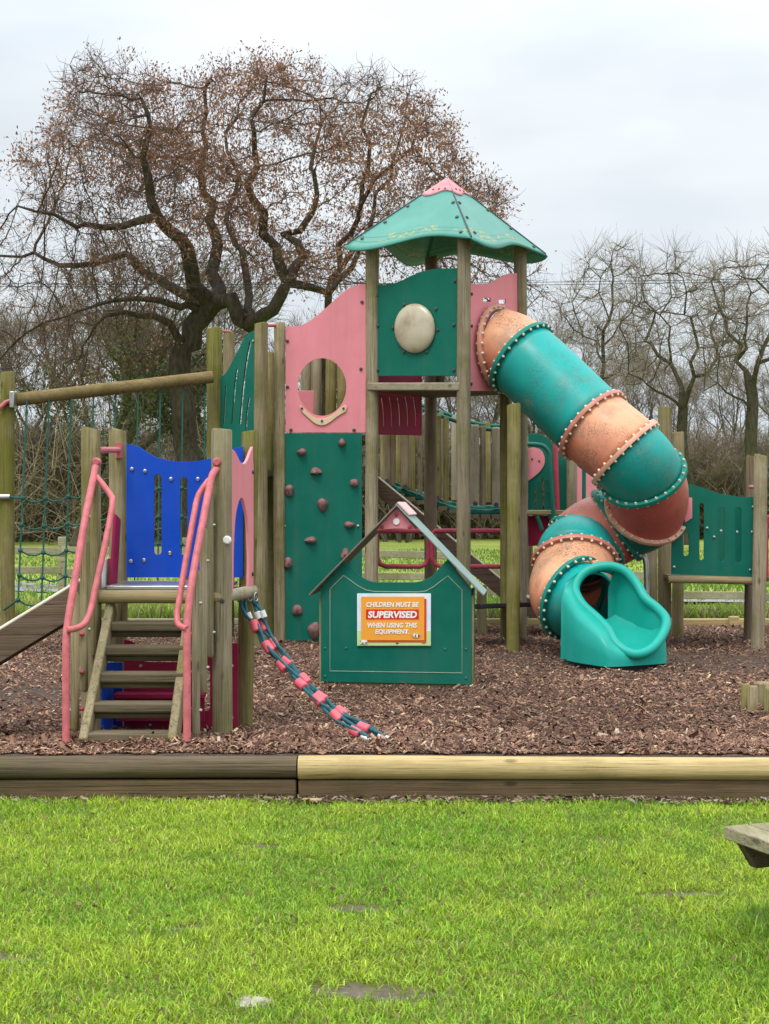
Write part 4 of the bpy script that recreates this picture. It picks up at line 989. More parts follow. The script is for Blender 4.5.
panel('pink_plate', UP, [(684.5, 497), (692, 498), (692, 518), (684.5, 523)], [], .012, PINK, ru, .004, .014)
mb = MB(); mb.tube([P(668, 579.5, 15.55), P(710, 580, 15.55), P(754, 581, 15.55)], .038, 12); build(mb, 'deck_beam', BEAMW, ru)
mb = MB(); mb.box(P(713, 577, 16.2), (.95, 1.2, .04)); build(mb, 'deck', DARKW, ru)
panel('rear_green_panel', Plane((2.5, 16.7), (4, 16.7)), [(709, 500), (755, 500), (755, 574), (709, 574)], [], .02, GREEN, ru)
mb = MB(); mb.tube(cat_rom([P(774, 470, 15.6), P(772, 512, 15.6), P(766.5, 520, 15.6), P(766, 545, 15.6), P(766.5, 578, 15.6)], 4), .025, 8); build(mb, 'red_rail', PRED, ru)
mb = MB(); mb.tube([P(750, 487, 15.9), P(758, 487, 15.6)], .02, 8); build(mb, 'tie_bar', PPINK, ru)

# ------------------------------------------------------------------ far edging and fence
for xa, xb, lab in ((-9, -1.2, 'low timber edging behind the bark at far left'), (-1.15, 4.55, 'low timber edging behind the bark seen between the posts'), (4.6, 9, 'low timber edging behind the bark at far right')):
    mb = MB(); mb.box(((xa+xb)/2, 18.7, -.0), (xb-xa, .10, .17)); tag(build(mb, 'timber_edging', NEWLOG if xa > -2 else RAILW, None, 30, .015, loc=((xa+xb)/2, 18.7, -.1)), lab, 'timber edging')
mb = MB(); mb.box((P(734, 627, 18.6).x, 18.6, .0), (.12, .1, .24)); tag(build(mb, 'edging_peg', NEWLOG, None, 30, .012, loc=(P(734, 627, 18.6).x, 18.6, -.1)), 'pale square peg standing against the rear timber edging', 'peg')
fn = thing('rail_fence', 'weathered post and rail fence running across the field behind', 'fence', (0, 22, 0))
fA, fB = Vector((-9.5, 26, 0)), Vector((9.5, 19.6, 0))
def fpt(t): return fA.lerp(fB, t)
NP = 10
for i in range(NP):
    q = fpt(i/(NP-1)); hgt = .98 if q.x < 2 else .72; mb = MB(); mb.box((q.x, q.y, hgt/2-.1), (.13, .11, hgt+.2)); build(mb, 'post', RAILW, fn, 30, .01)
    if i:
        p = fpt((i-1)/(NP-1))
        for h_ in ((.76, .42) if q.x < 2 else (.50, .22)):
            mb = MB(); w1 = random.uniform(-.02, .02); mb.bar(p+Vector((0, -.07, h_+w1)), q+Vector((0, -.07, h_-w1)), .035, .11); build(mb, 'rail', RAILW, fn, 30, .008)

# ------------------------------------------------------------------ picnic table
pc = thing('picnic_table', 'weathered wooden picnic table with only a bench corner in frame', 'picnic table', (2.2, 5.4, LAWN_Z))
ld = Vector((.36, -.93, 0)).normalized(); wd_ = Vector((.93, .36, 0)).normalized(); c0 = P(723, 826, 6.1); zs = c0.z
def plank(a, L, w_, t, name, mat, parent):
    a = Vector(a); mb = MB(); mb.box(a+ld*L/2+wd_*w_/2-Vector((0, 0, t/2)), (w_, L, t), axes=(wd_, ld, (0, 0, 1))); return build(mb, name, mat, parent, 30, .006)
plank(c0, 1.7, .115, .052, 'seat_plank', PLANKW, pc); plank(c0+wd_*.122, 1.7, .115, .052, 'seat_plank', PLANKW, pc)
plank(c0+wd_*1.35, 1.7, .115, .052, 'seat_plank', PLANKW, pc); plank(c0+wd_*1.472, 1.7, .115, .052, 'seat_plank', PLANKW, pc)
for k_ in range(6): plank(c0+wd_*(.44+.122*k_)+Vector((0, 0, .30)), 1.7, .115, .045, 'top_plank', PLANKW, pc)
for s_ in (.06, 1.38):
    a = c0+ld*s_-Vector((0, 0, .056)); mb = MB(); pts = [a+wd_*.02, a+wd_*1.56, a+wd_*1.50-Vector((0, 0, .10)), a+wd_*.085-Vector((0, 0, .10))]
    mb.add([p for p in pts]+[p+ld*.05 for p in pts], [(0, 1, 2, 3), (7, 6, 5, 4), (0, 4, 5, 1), (1, 5, 6, 2), (2, 6, 7, 3), (3, 7, 4, 0)]); build(mb, 'cross_beam', PICD, pc, 30, .004)
    for q0, q1 in ((.62, .28), (.98, 1.32)):
        b = c0+ld*(s_+.085)
        mb = MB(); mb.bar(b+wd_*q0+Vector((0, 0, .24)), Vector((b+wd_*q1).to_tuple()[:2]+(LAWN_Z-.03,)), .045, .10, ld); build(mb, 'leg', PICD, pc, 30, .004)

# ------------------------------------------------------------------ trees
BARK = None
def bark_mat(name, a, b, green=.3):
    k = NT(name); n1 = k.noise(5, 6, .7, stretch=(2.2, 2.2, .6)); n2 = k.noise(1.1, 4, .6)
    c = k.mix(k.maprange(n1, .35, .65), a, b); c = k.mix(k.math('MULTIPLY', k.maprange(n2, .45, .7), green), c, (.07, .08, .03))
    k.bump(n1, .8, .06); return k.done(c, .95, .1)
OAKB = bark_mat('oak_bark', (.028, .021, .017), (.085, .064, .052), .35)
GREYB = bark_mat('grey_green_bark', (.075, .065, .048), (.17, .15, .105), .5)
DARKB = bark_mat('dark_green_bark', (.04, .034, .024), (.105, .09, .06), .5)
TWIGM = simple('twig_bark', (.23, .185, .135), .95, 0, .3, .5, .1)
TWIGR = simple('oak_twig_bark', (.13, .078, .06), .95, 0, .3, .5, .1)
LEAFM = attrmat('dry_leaf', .75, .15, .25)

def colonise(start_nodes, attract, step, di, dk, iters, jitter=.25, up=.0):
    """start_nodes: list of (Vector, parent index). Returns positions and parents of a branching skeleton grown towards the attractors."""
    pos = [Vector(p) for p, _ in start_nodes]; par = [q for _, q in start_nodes]
    A = [Vector(p) for p in attract]; alive = [True]*len(A); best = [(-1, 1e9)]*len(A)
    kd = kdtree.KDTree(len(A))
    for i, p in enumerate(A): kd.insert(p, i)
    kd.balance(); fresh = list(range(len(pos))); born = {}
    for it in range(iters):
        for i in fresh:
            for c_, idx, dist in kd.find_range(pos[i], di):
                if alive[idx] and dist < best[idx][1]: best[idx] = (i, dist)
        acc = {}
        for idx in range(len(A)):
            if alive[idx] and best[idx][0] >= 0:
                i = best[idx][0]
                if born.get(i, 0) >= 3: alive[idx] = False; continue
                v = (A[idx]-pos[i]); 
                if v.length > 1e-6: acc[i] = acc.get(i, Vector((0, 0, 0)))+v.normalized()
        fresh = []
        for i, v in acc.items():
            if v.length < 1e-3: v = Vector((random.uniform(-1, 1), random.uniform(-1, 1), random.uniform(-1, 1)))
            v = v.normalized()+Vector((random.gauss(0, jitter), random.gauss(0, jitter), random.gauss(0, jitter)+up)); v.normalize()
            born[i] = born.get(i, 0)+1; pos.append(pos[i]+v*step); par.append(i); fresh.append(len(pos)-1)
        for i in fresh:
            for c_, idx, dist in kd.find_range(pos[i], dk): alive[idx] = False
        if not fresh: break
    return pos, par

def skin_tree(pos, par, tip_r, expo, minr=.0, fixed=None):
    n = len(pos); kids = [[] for _ in range(n)]
    for i, p in enumerate(par):
        if p >= 0: kids[p].append(i)
    rad = [0.]*n
    order = sorted(range(n), key=lambda i: -i)          # children always come after their parents
    for i in order:
        rad[i] = tip_r if not kids[i] else sum(rad[k_]**expo for k_ in kids[i])**(1/expo)
    if fixed:
        for i, r_ in fixed.items(): rad[i] = r_ if r_ > 0 else rad[i]
    chains = []; stack = [(0, None)]
    for i in range(n):
        if par[i] < 0 and i: stack.append((i, None))
    while stack:
        i, pre = stack.pop(); ch = [] if pre is None else [(pos[pre], min(rad[pre], rad[i]*1.25))]
        while True:
            ch.append((pos[i], rad[i]))
            if not kids[i]: break
            ks = sorted(kids[i], key=lambda k_: -rad[k_])
            for k_ in ks[1:]: stack.append((k_, i))
            i = ks[0]
        chains.append(ch)
    return chains, rad, kids

def chains_mesh(chains, rmin, rmax, org):
    mb = MB()
    for ch in chains:
        if len(ch) < 2: continue
        r0 = ch[0][1]
        if not (rmin <= r0 < rmax): continue
        sides = 12 if r0 > .25 else 8 if r0 > .1 else 5 if r0 > .04 else 3
        mb.tube([p-org for p, _ in ch], [r_ for _, r_ in ch], sides, cap=False)
    return mb

def twigs(tips, n_each, length, r, org, droop=0., fan=.75):
    """Small two-piece twigs as three sided prisms, vectorised."""
    T = np.array([p-org for p, d in tips for _ in range(n_each)]); D = np.array([d for p, d in tips for _ in range(n_each)])
    n = len(T); d1 = D+RNG.normal(0, fan, (n, 3)); d1 /= np.linalg.norm(d1, axis=1)[:, None]+1e-6
    d2 = d1+RNG.normal(0, fan*.66, (n, 3))+np.array([0, 0, -droop]); d2 /= np.linalg.norm(d2, axis=1)[:, None]+1e-6
    l1 = length*RNG.uniform(.4, 1.1, n)[:, None]; m = T+d1*l1*.5; e = m+d2*l1*.5
    ref = np.tile([0.31, .52, .8], (n, 1)); u = np.cross(d1, ref); u /= np.linalg.norm(u, axis=1)[:, None]+1e-6; v = np.cross(d1, u)
    rings = []
    for c, rr in ((T, r), (m, r*.8), (e, r*.45)):
        for a_ in (0, 2.094, 4.189): rings.append(c+(u*math.cos(a_)+v*math.sin(a_))*rr)
    V = np.stack(rings, 1).reshape(-1, 3); i = np.arange(n)*9; fs = []
    for s in (0, 3):
        for a_ in range(3):
            b_ = (a_+1) % 3; fs.append(np.stack([i+s+a_, i+s+b_, i+s+3+b_, i+s+3+a_], 1))
    L = np.stack(fs, 1).reshape(-1)
    return V, L, np.arange(n*6)*4, e, m

def leaves(pts, n_each, spread, size, org, cols, weights, wid=.28, hang=.6):
    Pp = np.repeat(np.asarray(pts), n_each, 0); n = len(Pp); Pp = Pp+RNG.normal(0, spread, (n, 3))
    a_ = RNG.normal(0, 1, (n, 3)); a_[:, 2] -= hang; a_ /= np.linalg.norm(a_, axis=1)[:, None]
    b_ = np.cross(a_, RNG.normal(0, 1, (n, 3))); b_ /= np.linalg.norm(b_, axis=1)[:, None]+1e-6
    s = size*RNG.uniform(.6, 1.25, n)[:, None]
    V = np.stack([Pp, Pp+a_*s*.5+b_*s*wid, Pp+a_*s, Pp+a_*s*.5-b_*s*wid], 1).reshape(-1, 3)
    c = np.array(cols)[RNG.choice(len(cols), n, p=weights)]*RNG.uniform(.75, 1.25, (n, 1))
    return V, np.arange(n*4), np.arange(n)*4, np.repeat(c, 4, 0)

# the big oak --------------------------------------------------------------
OZ = 46.; orng = P(188, 560, OZ); org = Vector((orng.x, OZ, 0))
oak = thing('oak_tree', 'huge spreading oak with dry russet leaves rising behind the play tower', 'tree', org)
nodes = []; fixed = {}
def limb(pts, r0, r1, frm=-1, sub=.45):
    """pts are measured (px, py, depth offset); the limb is a chain in the skeleton."""
    path = cat_rom([P(x, y, OZ+dz) for x, y, dz in pts], 6); out = [path[0]]
    for p in path[1:]:
        if (p-out[-1]).length >= sub: out.append(p)
    for q in range(2, len(out)-1): out[q] = out[q]+Vector((random.gauss(0, .10), random.gauss(0, .12), random.gauss(0, .09)))
    ids = []; prev = frm
    for i, p in enumerate(out):
        if i == 0 and frm >= 0: continue
        nodes.append((p, prev)); prev = len(nodes)-1; ids.append(prev); t = i/max(1, len(out)-1); fixed[prev] = r0+(r1-r0)*t
    return ids
def near(ids, x, y):
    q = lambda i: (nodes[i][0].x*F/nodes[i][0].y+CX, HY-(nodes[i][0].z-HC)*F/nodes[i][0].y)
    return min(ids, key=lambda i: (q(i)[0]-x)**2+(q(i)[1]-y)**2)
tr0 = limb([(192, 575, 0), (190, 500, 0), (187, 440, 0), (182, 395, 0), (180, 365, 0), (190, 335, 0), (205, 313, 0)], .40, .34)
fk = tr0[-1]
LA = limb([(205, 313, 0), (208, 296, -.3), (196, 283, -.6), (188, 262, -1), (180, 240, -1.4), (165, 228, -1.8), (152, 214, -2), (147, 190, -2.2), (142, 160, -2.4), (150, 125, -2.5), (140, 95, -2.6)], .28, .05, fk)
LB = limb([(152, 214, -2), (130, 224, -2.2), (105, 226, -2.4), (80, 224, -2.5), (62, 220, -2.7), (40, 214, -3), (15, 205, -3)], .13, .03, near(LA, 152, 214))
LC = limb([(205, 308, 0), (190, 296, .4), (172, 286, .8), (152, 279, 1.2), (140, 266, 1.5), (122, 255, 2), (100, 262, 2), (75, 266, 2.2), (48, 262, 2.4), (20, 255, 2.5), (-15, 262, 2.6)], .19, .03, fk)
LD = limb([(196, 300, 0), (182, 306, -.6), (160, 307, -1), (140, 300, -1.4), (115, 302, -1.8), (90, 308, -2), (62, 318, -2.2)], .14, .025, fk)
LE = limb([(186, 347, 0), (176, 336, -.4), (162, 325, -.8), (148, 314, -1), (120, 316, -1.5), (90, 320, -1.8), (66, 323, -2)], .15, .025, near(tr0, 184, 352))
LF = limb([(205, 313, 0), (215, 300, .3), (224, 290, .6), (221, 279, .8), (208, 271, 1), (216, 255, 1.2), (219, 236, 1.4), (210, 222, 1.6), (212, 200, 1.8), (202, 172, 2), (206, 140, 2.2), (200, 105, 2.3), (212, 75, 2.4)], .25, .04, fk)
LG = limb([(205, 313, 0), (222, 300, -.4), (238, 312, -.6), (256, 322, -.8), (268, 318, -1), (278, 308, -1.2), (287, 290, -1.3), (286, 275, -1.3), (279, 258, -1.4), (270, 240, -1.5), (262, 218, -1.7), (250, 195, -2), (255, 165, -2), (250, 130, -2.1), (262, 95, -2.2), (268, 72, -2.2)], .27, .04, fk)
LH = limb([(287, 277, -1.3), (298, 262, -1), (303, 246, -.8), (298, 238, -.6), (283, 233, -.5), (300, 228, -.4), (309, 215, -.2), (312, 198, 0), (318, 190, 0), (310, 165, .2), (322, 130, .4), (318, 95, .5)], .16, .03, near(LG, 287, 277))
LI = limb([(256, 322, -.8), (246, 300, 0), (250, 270, .8), (238, 245, 1.5), (228, 215, 2), (235, 180, 2.4), (228, 140, 2.6), (240, 100, 2.8)], .15, .03, near(LG, 256, 322))
LJ = limb([(287, 285, -1.3), (305, 285, -.6), (318, 290, 0), (330, 292, .3), (350, 270, .6), (362, 248, .8), (372, 215, 1), (385, 185, 1.2), (400, 150, 1.4), (405, 115, 1.5)], .14, .03, near(LG, 287, 285))
# a second stem standing right behind it carries the right side of the crown
LK = limb([(326, 575, 2), (325, 450, 2), (324, 330, 2), (330, 290, 2), (340, 260, 2), (352, 230, 1.8), (360, 195, 1.6), (368, 160, 1.5), (365, 120, 1.3), (372, 90, 1.2)], .20, .04)
LL = limb([(340, 260, 2), (365, 240, 2), (395, 225, 2.2), (425, 215, 2.3), (455, 200, 2.5), (480, 195, 2.6)], .10, .02, near(LK, 340, 260))
LM = limb([(362, 190, 1.6), (390, 165, 1), (415, 140, .8), (430, 115, .6)], .08, .02, near(LK, 360, 195))
CROWN = [(-40, 175), (0, 165), (30, 150), (62, 125), (58, 75), (85, 62), (125, 55), (150, 75), (180, 95), (205, 78), (235, 68), (265, 62), (300, 72), (330, 80), (365, 68), (395, 75), (425, 100), (450, 130), (470, 160), (500, 180), (508, 205), (490, 235), (500, 262), (540, 270), (575, 300), (560, 330), (500, 330), (420, 300), (360, 300), (300, 285), (250, 270), (215, 262), (190, 275), (170, 300), (120, 330), (80, 335), (40, 300), (10, 290), (-40, 285)]
def inside(x, y, poly):
    c = False; j = len(poly)-1
    for i in range(len(poly)):
        xi, yi = poly[i]; xj, yj = poly[j]
        if (yi > y) != (yj > y) and x < (xj-xi)*(y-yi)/(yj-yi)+xi: c = not c
        j = i
    return c
att = []
while len(att) < 3900:
    x = random.uniform(-60, 580); y = random.uniform(50, 340)
    if not inside(x+random.gauss(0, 7), y+random.gauss(0, 8), CROWN): continue
    cxn = (x-250)/320; cyn = (y-200)/170; h_ = math.sqrt(max(.08, 1-.75*(cxn*cxn+cyn*cyn)))
    if y > 230 and random.random() < .45: continue
    if 470 < x and y > 200 and random.random() < .4: continue
    q = P(x, y, OZ+random.uniform(-1, 1)*6.0*h_)
    if float(fbm(np.array([q.x+q.y*.5+40]), np.array([q.z-q.y*.35+40]), .42)[0])+random.gauss(0, .035) < .455: continue
    att.append(q)
LOWER = [(-50, 240), (120, 255), (195, 285), (185, 345), (120, 385), (50, 400), (-50, 380)]
k_ = 0
while k_ < 380:
    x = random.uniform(-50, 200); y = random.uniform(235, 400)
    if inside(x, y, LOWER): att.append(P(x, y, OZ+random.uniform(-3.5, 3.5))); k_ += 1
nh = len(nodes)
pos, par = colonise(nodes, att, .32, 3.0, .42, 70, .14, .03)
chs, rad, kids = skin_tree(pos, par, .0095, 2.1, fixed=fixed)
build(type('X', (), {'v': [tuple(Vector(v)+org) for v in chains_mesh(chs, .10, 9, org).v], 'f': chains_mesh(chs, .10, 9, org).f})(), 'trunk', OAKB, oak, 60)
crm = chains_mesh(chs, 0, .10, org)
crown = build(type('X', (), {'v': [tuple(Vector(v)+org) for v in crm.v], 'f': crm.f})(), 'crown', OAKB, oak, 60)
tips = [(pos[i], np.array((pos[i]-pos[par[i]]).normalized())) for i in range(nh, len(pos)) if rad[i] < .03 and par[i] >= 0]
V, L, S, E, M2 = twigs(tips, 4, .75, .008, org, .1)
np_mesh('twigs', V, L, S, None, None, TWIGR, crown)
dens = fbm(E[:, 0]+org.x+E[:, 1]*.6, E[:, 2], .42); hgt = E[:, 2]
sel = (RNG.random(len(E)) < np.clip((dens-.43)*6, .03, 1)*np.clip((hgt-7.0)/3.2, .10, 1)*np.clip((13.2-(E[:, 0]+org.x)*1.0)/6, .4, 1))
V, L, S, C = leaves(np.concatenate([E[sel], M2[sel]]), 4, .13, .12, org, [(.24, .115, .07), (.31, .155, .095), (.37, .21, .13), (.18, .09, .06)], [.35, .35, .15, .15], .22, 1.1)
np_mesh('dry_leaves', V, L, S, None, C, LEAFM, crown)

def hero_tree(label, Z, base, limbs, crown, natt, deep, bark, seed, tip=.011):
    """A bare tree whose main limbs are measured; the rest of the crown grows out of them."""
    global nodes, fixed, OZ
    random.seed(seed); nodes = []; fixed = {}; OZ = Z; b = P(base, 540, Z); org = Vector((b.x, Z, -.05)); ids = []
    t = thing('bare_tree', label, 'tree', org)
    for pts, r0, r1, fr_ in limbs:
        f_ = -1 if fr_ is None else near(ids, *fr_); q_ = .72 if fr_ is None else .56; ids += limb(pts, r0*q_, max(.022, r1*.7), f_, .4)
    at = []
    while len(at) < natt:
        x = random.uniform(base-160, base+160); y = random.uniform(230, 480)
        if inside(x+random.gauss(0, 5), y+random.gauss(0, 5), crown): at.append(P(x, y, Z+random.uniform(-deep, deep)))
    n0 = len(nodes); pos, par = colonise(nodes, at, .32, 3.0, .42, 60, .09, .10); chs, rad, kids = skin_tree(pos, par, tip, 2.2, fixed=fixed)
    for nm, a_, b_ in (('trunk', .10, 9), ('crown', 0, .10)):
        m_ = chains_mesh(chs, a_, b_, org); mb = MB(); mb.v = [tuple(Vector(v)+org) for v in m_.v]; mb.f = m_.f; o = build(mb, nm, bark, t, 60)
    tips = [(pos[i], np.array((pos[i]-pos[par[i]]).normalized()+Vector((0, 0, .25)))) for i in range(n0, len(pos)) if rad[i] < .035 and par[i] >= 0]
    tw_ = twigs(tips, 4, 1.0, .0065, org, -.15, .42); np_mesh('twigs', *tw_[:3], None, None, TWIGM, o)
    return t

# bare trees: three kinds grown once, then copied ---------------------------
def bare_tree(seed, trunk_h, L0, r0, levels, stems=1, ivy=0., spread=(16, 36), twn=5, twl=.9, twr=.0075):
    """A bare tree by repeated forking: limbs nearly straight, each thinner than the one it leaves."""
    random.seed(seed); chains = []; tips = []; ivp = []
    def grow(p, d, L, r, lev):
        ch = [(p.copy(), r)]; n_ = 4 if lev > 1 else 3
        for i_ in range(n_):
            d = (d+Vector((random.gauss(0, .11), random.gauss(0, .11), random.gauss(.05, .08)))).normalized(); p = p+d*L/n_; q = r*(1-.30*(i_+1)/n_); ch.append((p.copy(), q))
            if ivy and p.z < ivy and q > .03: ivp.extend([np.array(p)-np.array(d)*random.uniform(0, L/n_) for _ in range(3)])
            if lev <= levels-1 and i_ in (1, 2) and random.random() < .55 and lev > 0:
                ax = d.orthogonal().normalized(); ax.rotate(Matrix.Rotation(random.uniform(0, 6.28), 3, d)); d3 = d.copy(); d3.rotate(Matrix.Rotation(R(random.uniform(35, 60)), 3, ax))
                grow(p.copy(), d3, L*random.uniform(.5, .7), q*.55, lev-2)
        chains.append(ch)
        if lev <= 0: tips.append((p, np.array(d))); tips.append((ch[1][0], np.array(d))); return
        az = random.uniform(0, 6.28); k_ = 2 if random.random() < .75 else 3
        for j_ in range(k_):
            ax = d.orthogonal().normalized(); ax.rotate(Matrix.Rotation(az+6.28*j_/k_+random.gauss(0, .3), 3, d)); d2 = d.copy()
            d2.rotate(Matrix.Rotation(R(random.uniform(*spread))*(.6 if j_ == 0 else 1.15), 3, ax)); grow(p.copy(), d2, L*random.uniform(.72, .9), ch[-1][1]*(.86 if j_ == 0 else .68), lev-1)
    for s_ in range(stems):
        a_ = random.uniform(0, 6.28); o_ = Vector((math.cos(a_), math.sin(a_), 0))*(.35 if stems > 1 else 0)
        d = Vector((o_.x*.7+random.gauss(0, .05), o_.y*.7+random.gauss(0, .05), 1)).normalized(); p = o_-Vector((0, 0, .3)); ch = [(p.copy(), r0*1.25)]
        for i_ in range(4):
            d = (d+Vector((random.gauss(0, .05), random.gauss(0, .05), .02))).normalized(); p = p+d*(trunk_h+.3)/4; ch.append((p.copy(), r0*(1.1-.06*i_)))
            if ivy: ivp.extend([np.array(p)-np.array(d)*random.uniform(0, trunk_h/4) for _ in range(6)])
        chains.append(ch)
        for j_ in range(3 if stems == 1 else 2):
            ax = Vector((math.cos(j_*2.1+a_), math.sin(j_*2.1+a_), 0)); d2 = d.copy(); d2.rotate(Matrix.Rotation(R(random.uniform(12, 38)), 3, ax)); grow(p.copy(), d2, L0, r0*.72, levels)
    z0 = Vector((0, 0, 0)); tk = chains_mesh(chains, .09, 9, z0); cr = chains_mesh(chains, 0, .09, z0)
    tw_ = twigs(tips, twn, twl, twr, z0, -.1, .5); H = float(np.percentile(tw_[3][:, 2], 99.5))
    iv = leaves(ivp, 13, .20, .15, z0, [(.09, .11, .04), (.12, .145, .055), (.16, .165, .08)], [.4, .4, .2]) if ivp else None
    return tk, cr, tw_, iv, H
IVYM = attrmat('ivy_leaf', .5, .4, .1)
def place_proto(pr, bark):
    tk, cr, tw_, iv, H_ = pr; z0 = thing('bare_tree', 'x', 'tree', (0, 0, 0))
    build(tk, 'trunk', bark, z0, 60); c_ = build(cr, 'crown', bark, z0, 60)
    np_mesh('twigs', *tw_[:3], None, None, TWIGM, c_)
    if iv: np_mesh('ivy', iv[0], iv[1], iv[2], None, iv[3], IVYM, z0)
    return z0
def copy_tree(o, parent=None):
    c = o.copy(); COL.objects.link(c); c.parent = parent
    for ch_ in o.children: copy_tree(ch_, c)
    return c
made = [bare_tree(101, 3.2, 2.4, .26, 5), bare_tree(202, 4.2, 2.2, .20, 5, spread=(10, 24)), bare_tree(303, 3.0, 2.3, .20, 4, 2, 7.5, (14, 30), 5, 1.0, .010), bare_tree(404, .5, 1.5, .05, 3, 6, 0, (12, 32), 6, .9, .008)]
HH = [m_[4] for m_ in made]
protos = [place_proto(m_, b_) for m_, b_ in zip(made, (GREYB, GREYB, GREYB, GREYB))]
used = [False]*4
GRP = 'bare winter trees of the wood beyond the field'
def tree_at(kind, px, Z, top, rot, label, group=None, sx=1.):
    H = HH[kind]; x = (px-CX)*Z/F; s = (HC-(top-HY)*Z/F)/H
    o = protos[kind] if not used[kind] else copy_tree(protos[kind]); used[kind] = True
    o.location = (x, Z, -.05); o.rotation_euler = (0, 0, R(rot)); o.scale = (s*sx, s*sx, s)
    o['label'] = label; o['category'] = 'tree' if kind < 3 else 'bush'
    if 'group' in o.keys(): del o['group']
    if group: o['group'] = group
    return o
hero_tree('bare grey tree with forked crown right of the tube slide', 52., 685, [([(685, 545, 0), (685, 470, 0), (683, 411, 0), (687, 401, 0)], .30, .25, None),
    ([(687, 401, 0), (675, 372, .5), (662, 359, .8), (651, 340, 1), (653, 314, 1.1), (645, 298, 1.2), (640, 280, 1.2)], .17, .03, (687, 401)),
    ([(687, 401, 0), (691.5, 375, -.4), (690, 362, -.5), (695, 349, -.6), (688, 317, -.8), (682, 285, -1), (686, 268, -1)], .16, .03, (687, 401)),
    ([(691, 380, -.3), (708, 369, .3), (717, 349, .8), (712, 325, 1), (722, 305, 1.2), (719, 280, 1.3)], .13, .025, (691, 380)),
    ([(684, 408, 0), (666, 395, -.6), (649, 388, -1), (636, 376, -1.4), (622, 372, -1.6)], .10, .02, (684, 408)), ([(668, 366, .7), (672, 340, .2), (664, 312, 0), (670, 285, 0)], .09, .02, (668, 366)),
    ([(712, 360, .6), (735, 352, 1), (742, 330, 1.2)], .08, .02, (712, 360))],
    [(620, 300), (632, 268), (660, 262), (690, 258), (722, 268), (742, 300), (748, 345), (720, 370), (700, 360), (670, 362), (650, 385), (615, 385), (612, 340)], 1000, 2.6, DARKB, 51)
hero_tree('bare tree with thick forked trunk at the right picture edge', 50., 750, [([(749, 545, 0), (751, 446, 0), (753, 401, 0), (750, 382, 0)], .34, .27, None),
    ([(750, 382, 0), (740, 356, .4), (730, 330, .8), (721, 311, 1), (714, 285, 1.2), (718, 268, 1.2)], .17, .03, (750, 382)),
    ([(751, 390, 0), (759, 362, -.4), (768, 333, -.7), (772, 305, -.9), (764, 280, -1), (770, 258, -1)], .18, .03, (751, 390)),
    ([(742, 360, .3), (747, 345, 0), (745, 322, -.2), (750, 298, -.3), (743, 272, -.4)], .12, .025, (742, 360)), ([(757, 368, -.3), (778, 352, -.2), (795, 325, 0), (800, 290, 0)], .12, .025, (757, 368)),
    ([(752, 405, 0), (733, 395, -.8), (716, 388, -1.2), (700, 392, -1.5)], .09, .02, (752, 405))],
    [(706, 290), (712, 262), (740, 256), (770, 250), (805, 262), (825, 300), (820, 350), (790, 375), (755, 350), (730, 360), (700, 398), (698, 340)], 1000, 2.6, DARKB, 52)
hero_tree('slim tall bare tree rising just right of the tower roof', 56., 602, [([(600, 545, 0), (601, 440, 0), (601, 379, 0), (607, 333, 0), (614, 301, 0), (611, 269, 0), (613, 250, 0)], .20, .03, None),
    ([(603, 362, 0), (590, 340, .5), (578, 322, .8), (570, 295, 1)], .08, .02, (603, 362)), ([(605, 345, 0), (622, 325, -.5), (634, 300, -.8), (637, 275, -1)], .07, .02, (605, 345)), ([(601, 385, 0), (622, 366, .6), (640, 352, 1)], .07, .02, (601, 385)),
    ([(610, 318, 0), (600, 295, -.5), (590, 268, -.8)], .06, .02, (610, 318))],
    [(560, 300), (580, 262), (605, 242), (625, 246), (645, 270), (655, 310), (650, 355), (620, 370), (585, 350), (560, 335)], 800, 2.4, DARKB, 53)
tree_at(1, 800, 60, 265, 200, 'bare tree cut by the right picture edge')
FARL = 'leafless tree standing in the far wood line'
for i, (kind, px, Z, top, rot) in enumerate(((0, 560, 62, 300, 100), (1, 650, 70, 345, 10), (0, 742, 72, 350, 250), (1, 705, 76, 360, 300), (0, 630, 78, 350, 40), (0, 480, 66, 320, 200), (1, 520, 72, 340, 30), (0, 430, 70, 340, 130), (1, 390, 66, 320, 300),
                                         (0, 350, 70, 310, 220), (1, 300, 64, 315, 90))):
    tree_at(kind, px, Z, top, rot, FARL, GRP)
IVL = 'ivy clad leafless tree in the wood left of the oak'
for i, (kind, px, Z, top, rot) in enumerate(((2, 62, 54, 228, 0), (2, 128, 56, 255, 120), (2, 0, 57, 275, 220), (2, 258, 58, 290, 200))):
    tree_at(kind, px, Z, top, rot, IVL, 'ivy clad trees left of the oak', 1.05)
LBL = 'leafless tree behind the rope net on the left'
for i, (kind, px, Z, top, rot) in enumerate(((0, 30, 66, 290, 40), (1, 100, 68, 300, 140), (1, -10, 60, 290, 330), (1, 200, 72, 330, 20))):
    tree_at(kind, px, Z, top, rot, LBL, 'leafless trees behind the rope net')
SHL = 'bare brown bush in the hedge along the far field edge'
random.seed(5)
for i, px in enumerate(list(range(-30, 800, 33))):
    tree_at(3, px+random.uniform(-8, 8), random.uniform(62, 70), random.uniform(400, 450), random.uniform(0, 360), SHL, 'bare bushes along the far field edge', random.uniform(.9, 1.4))

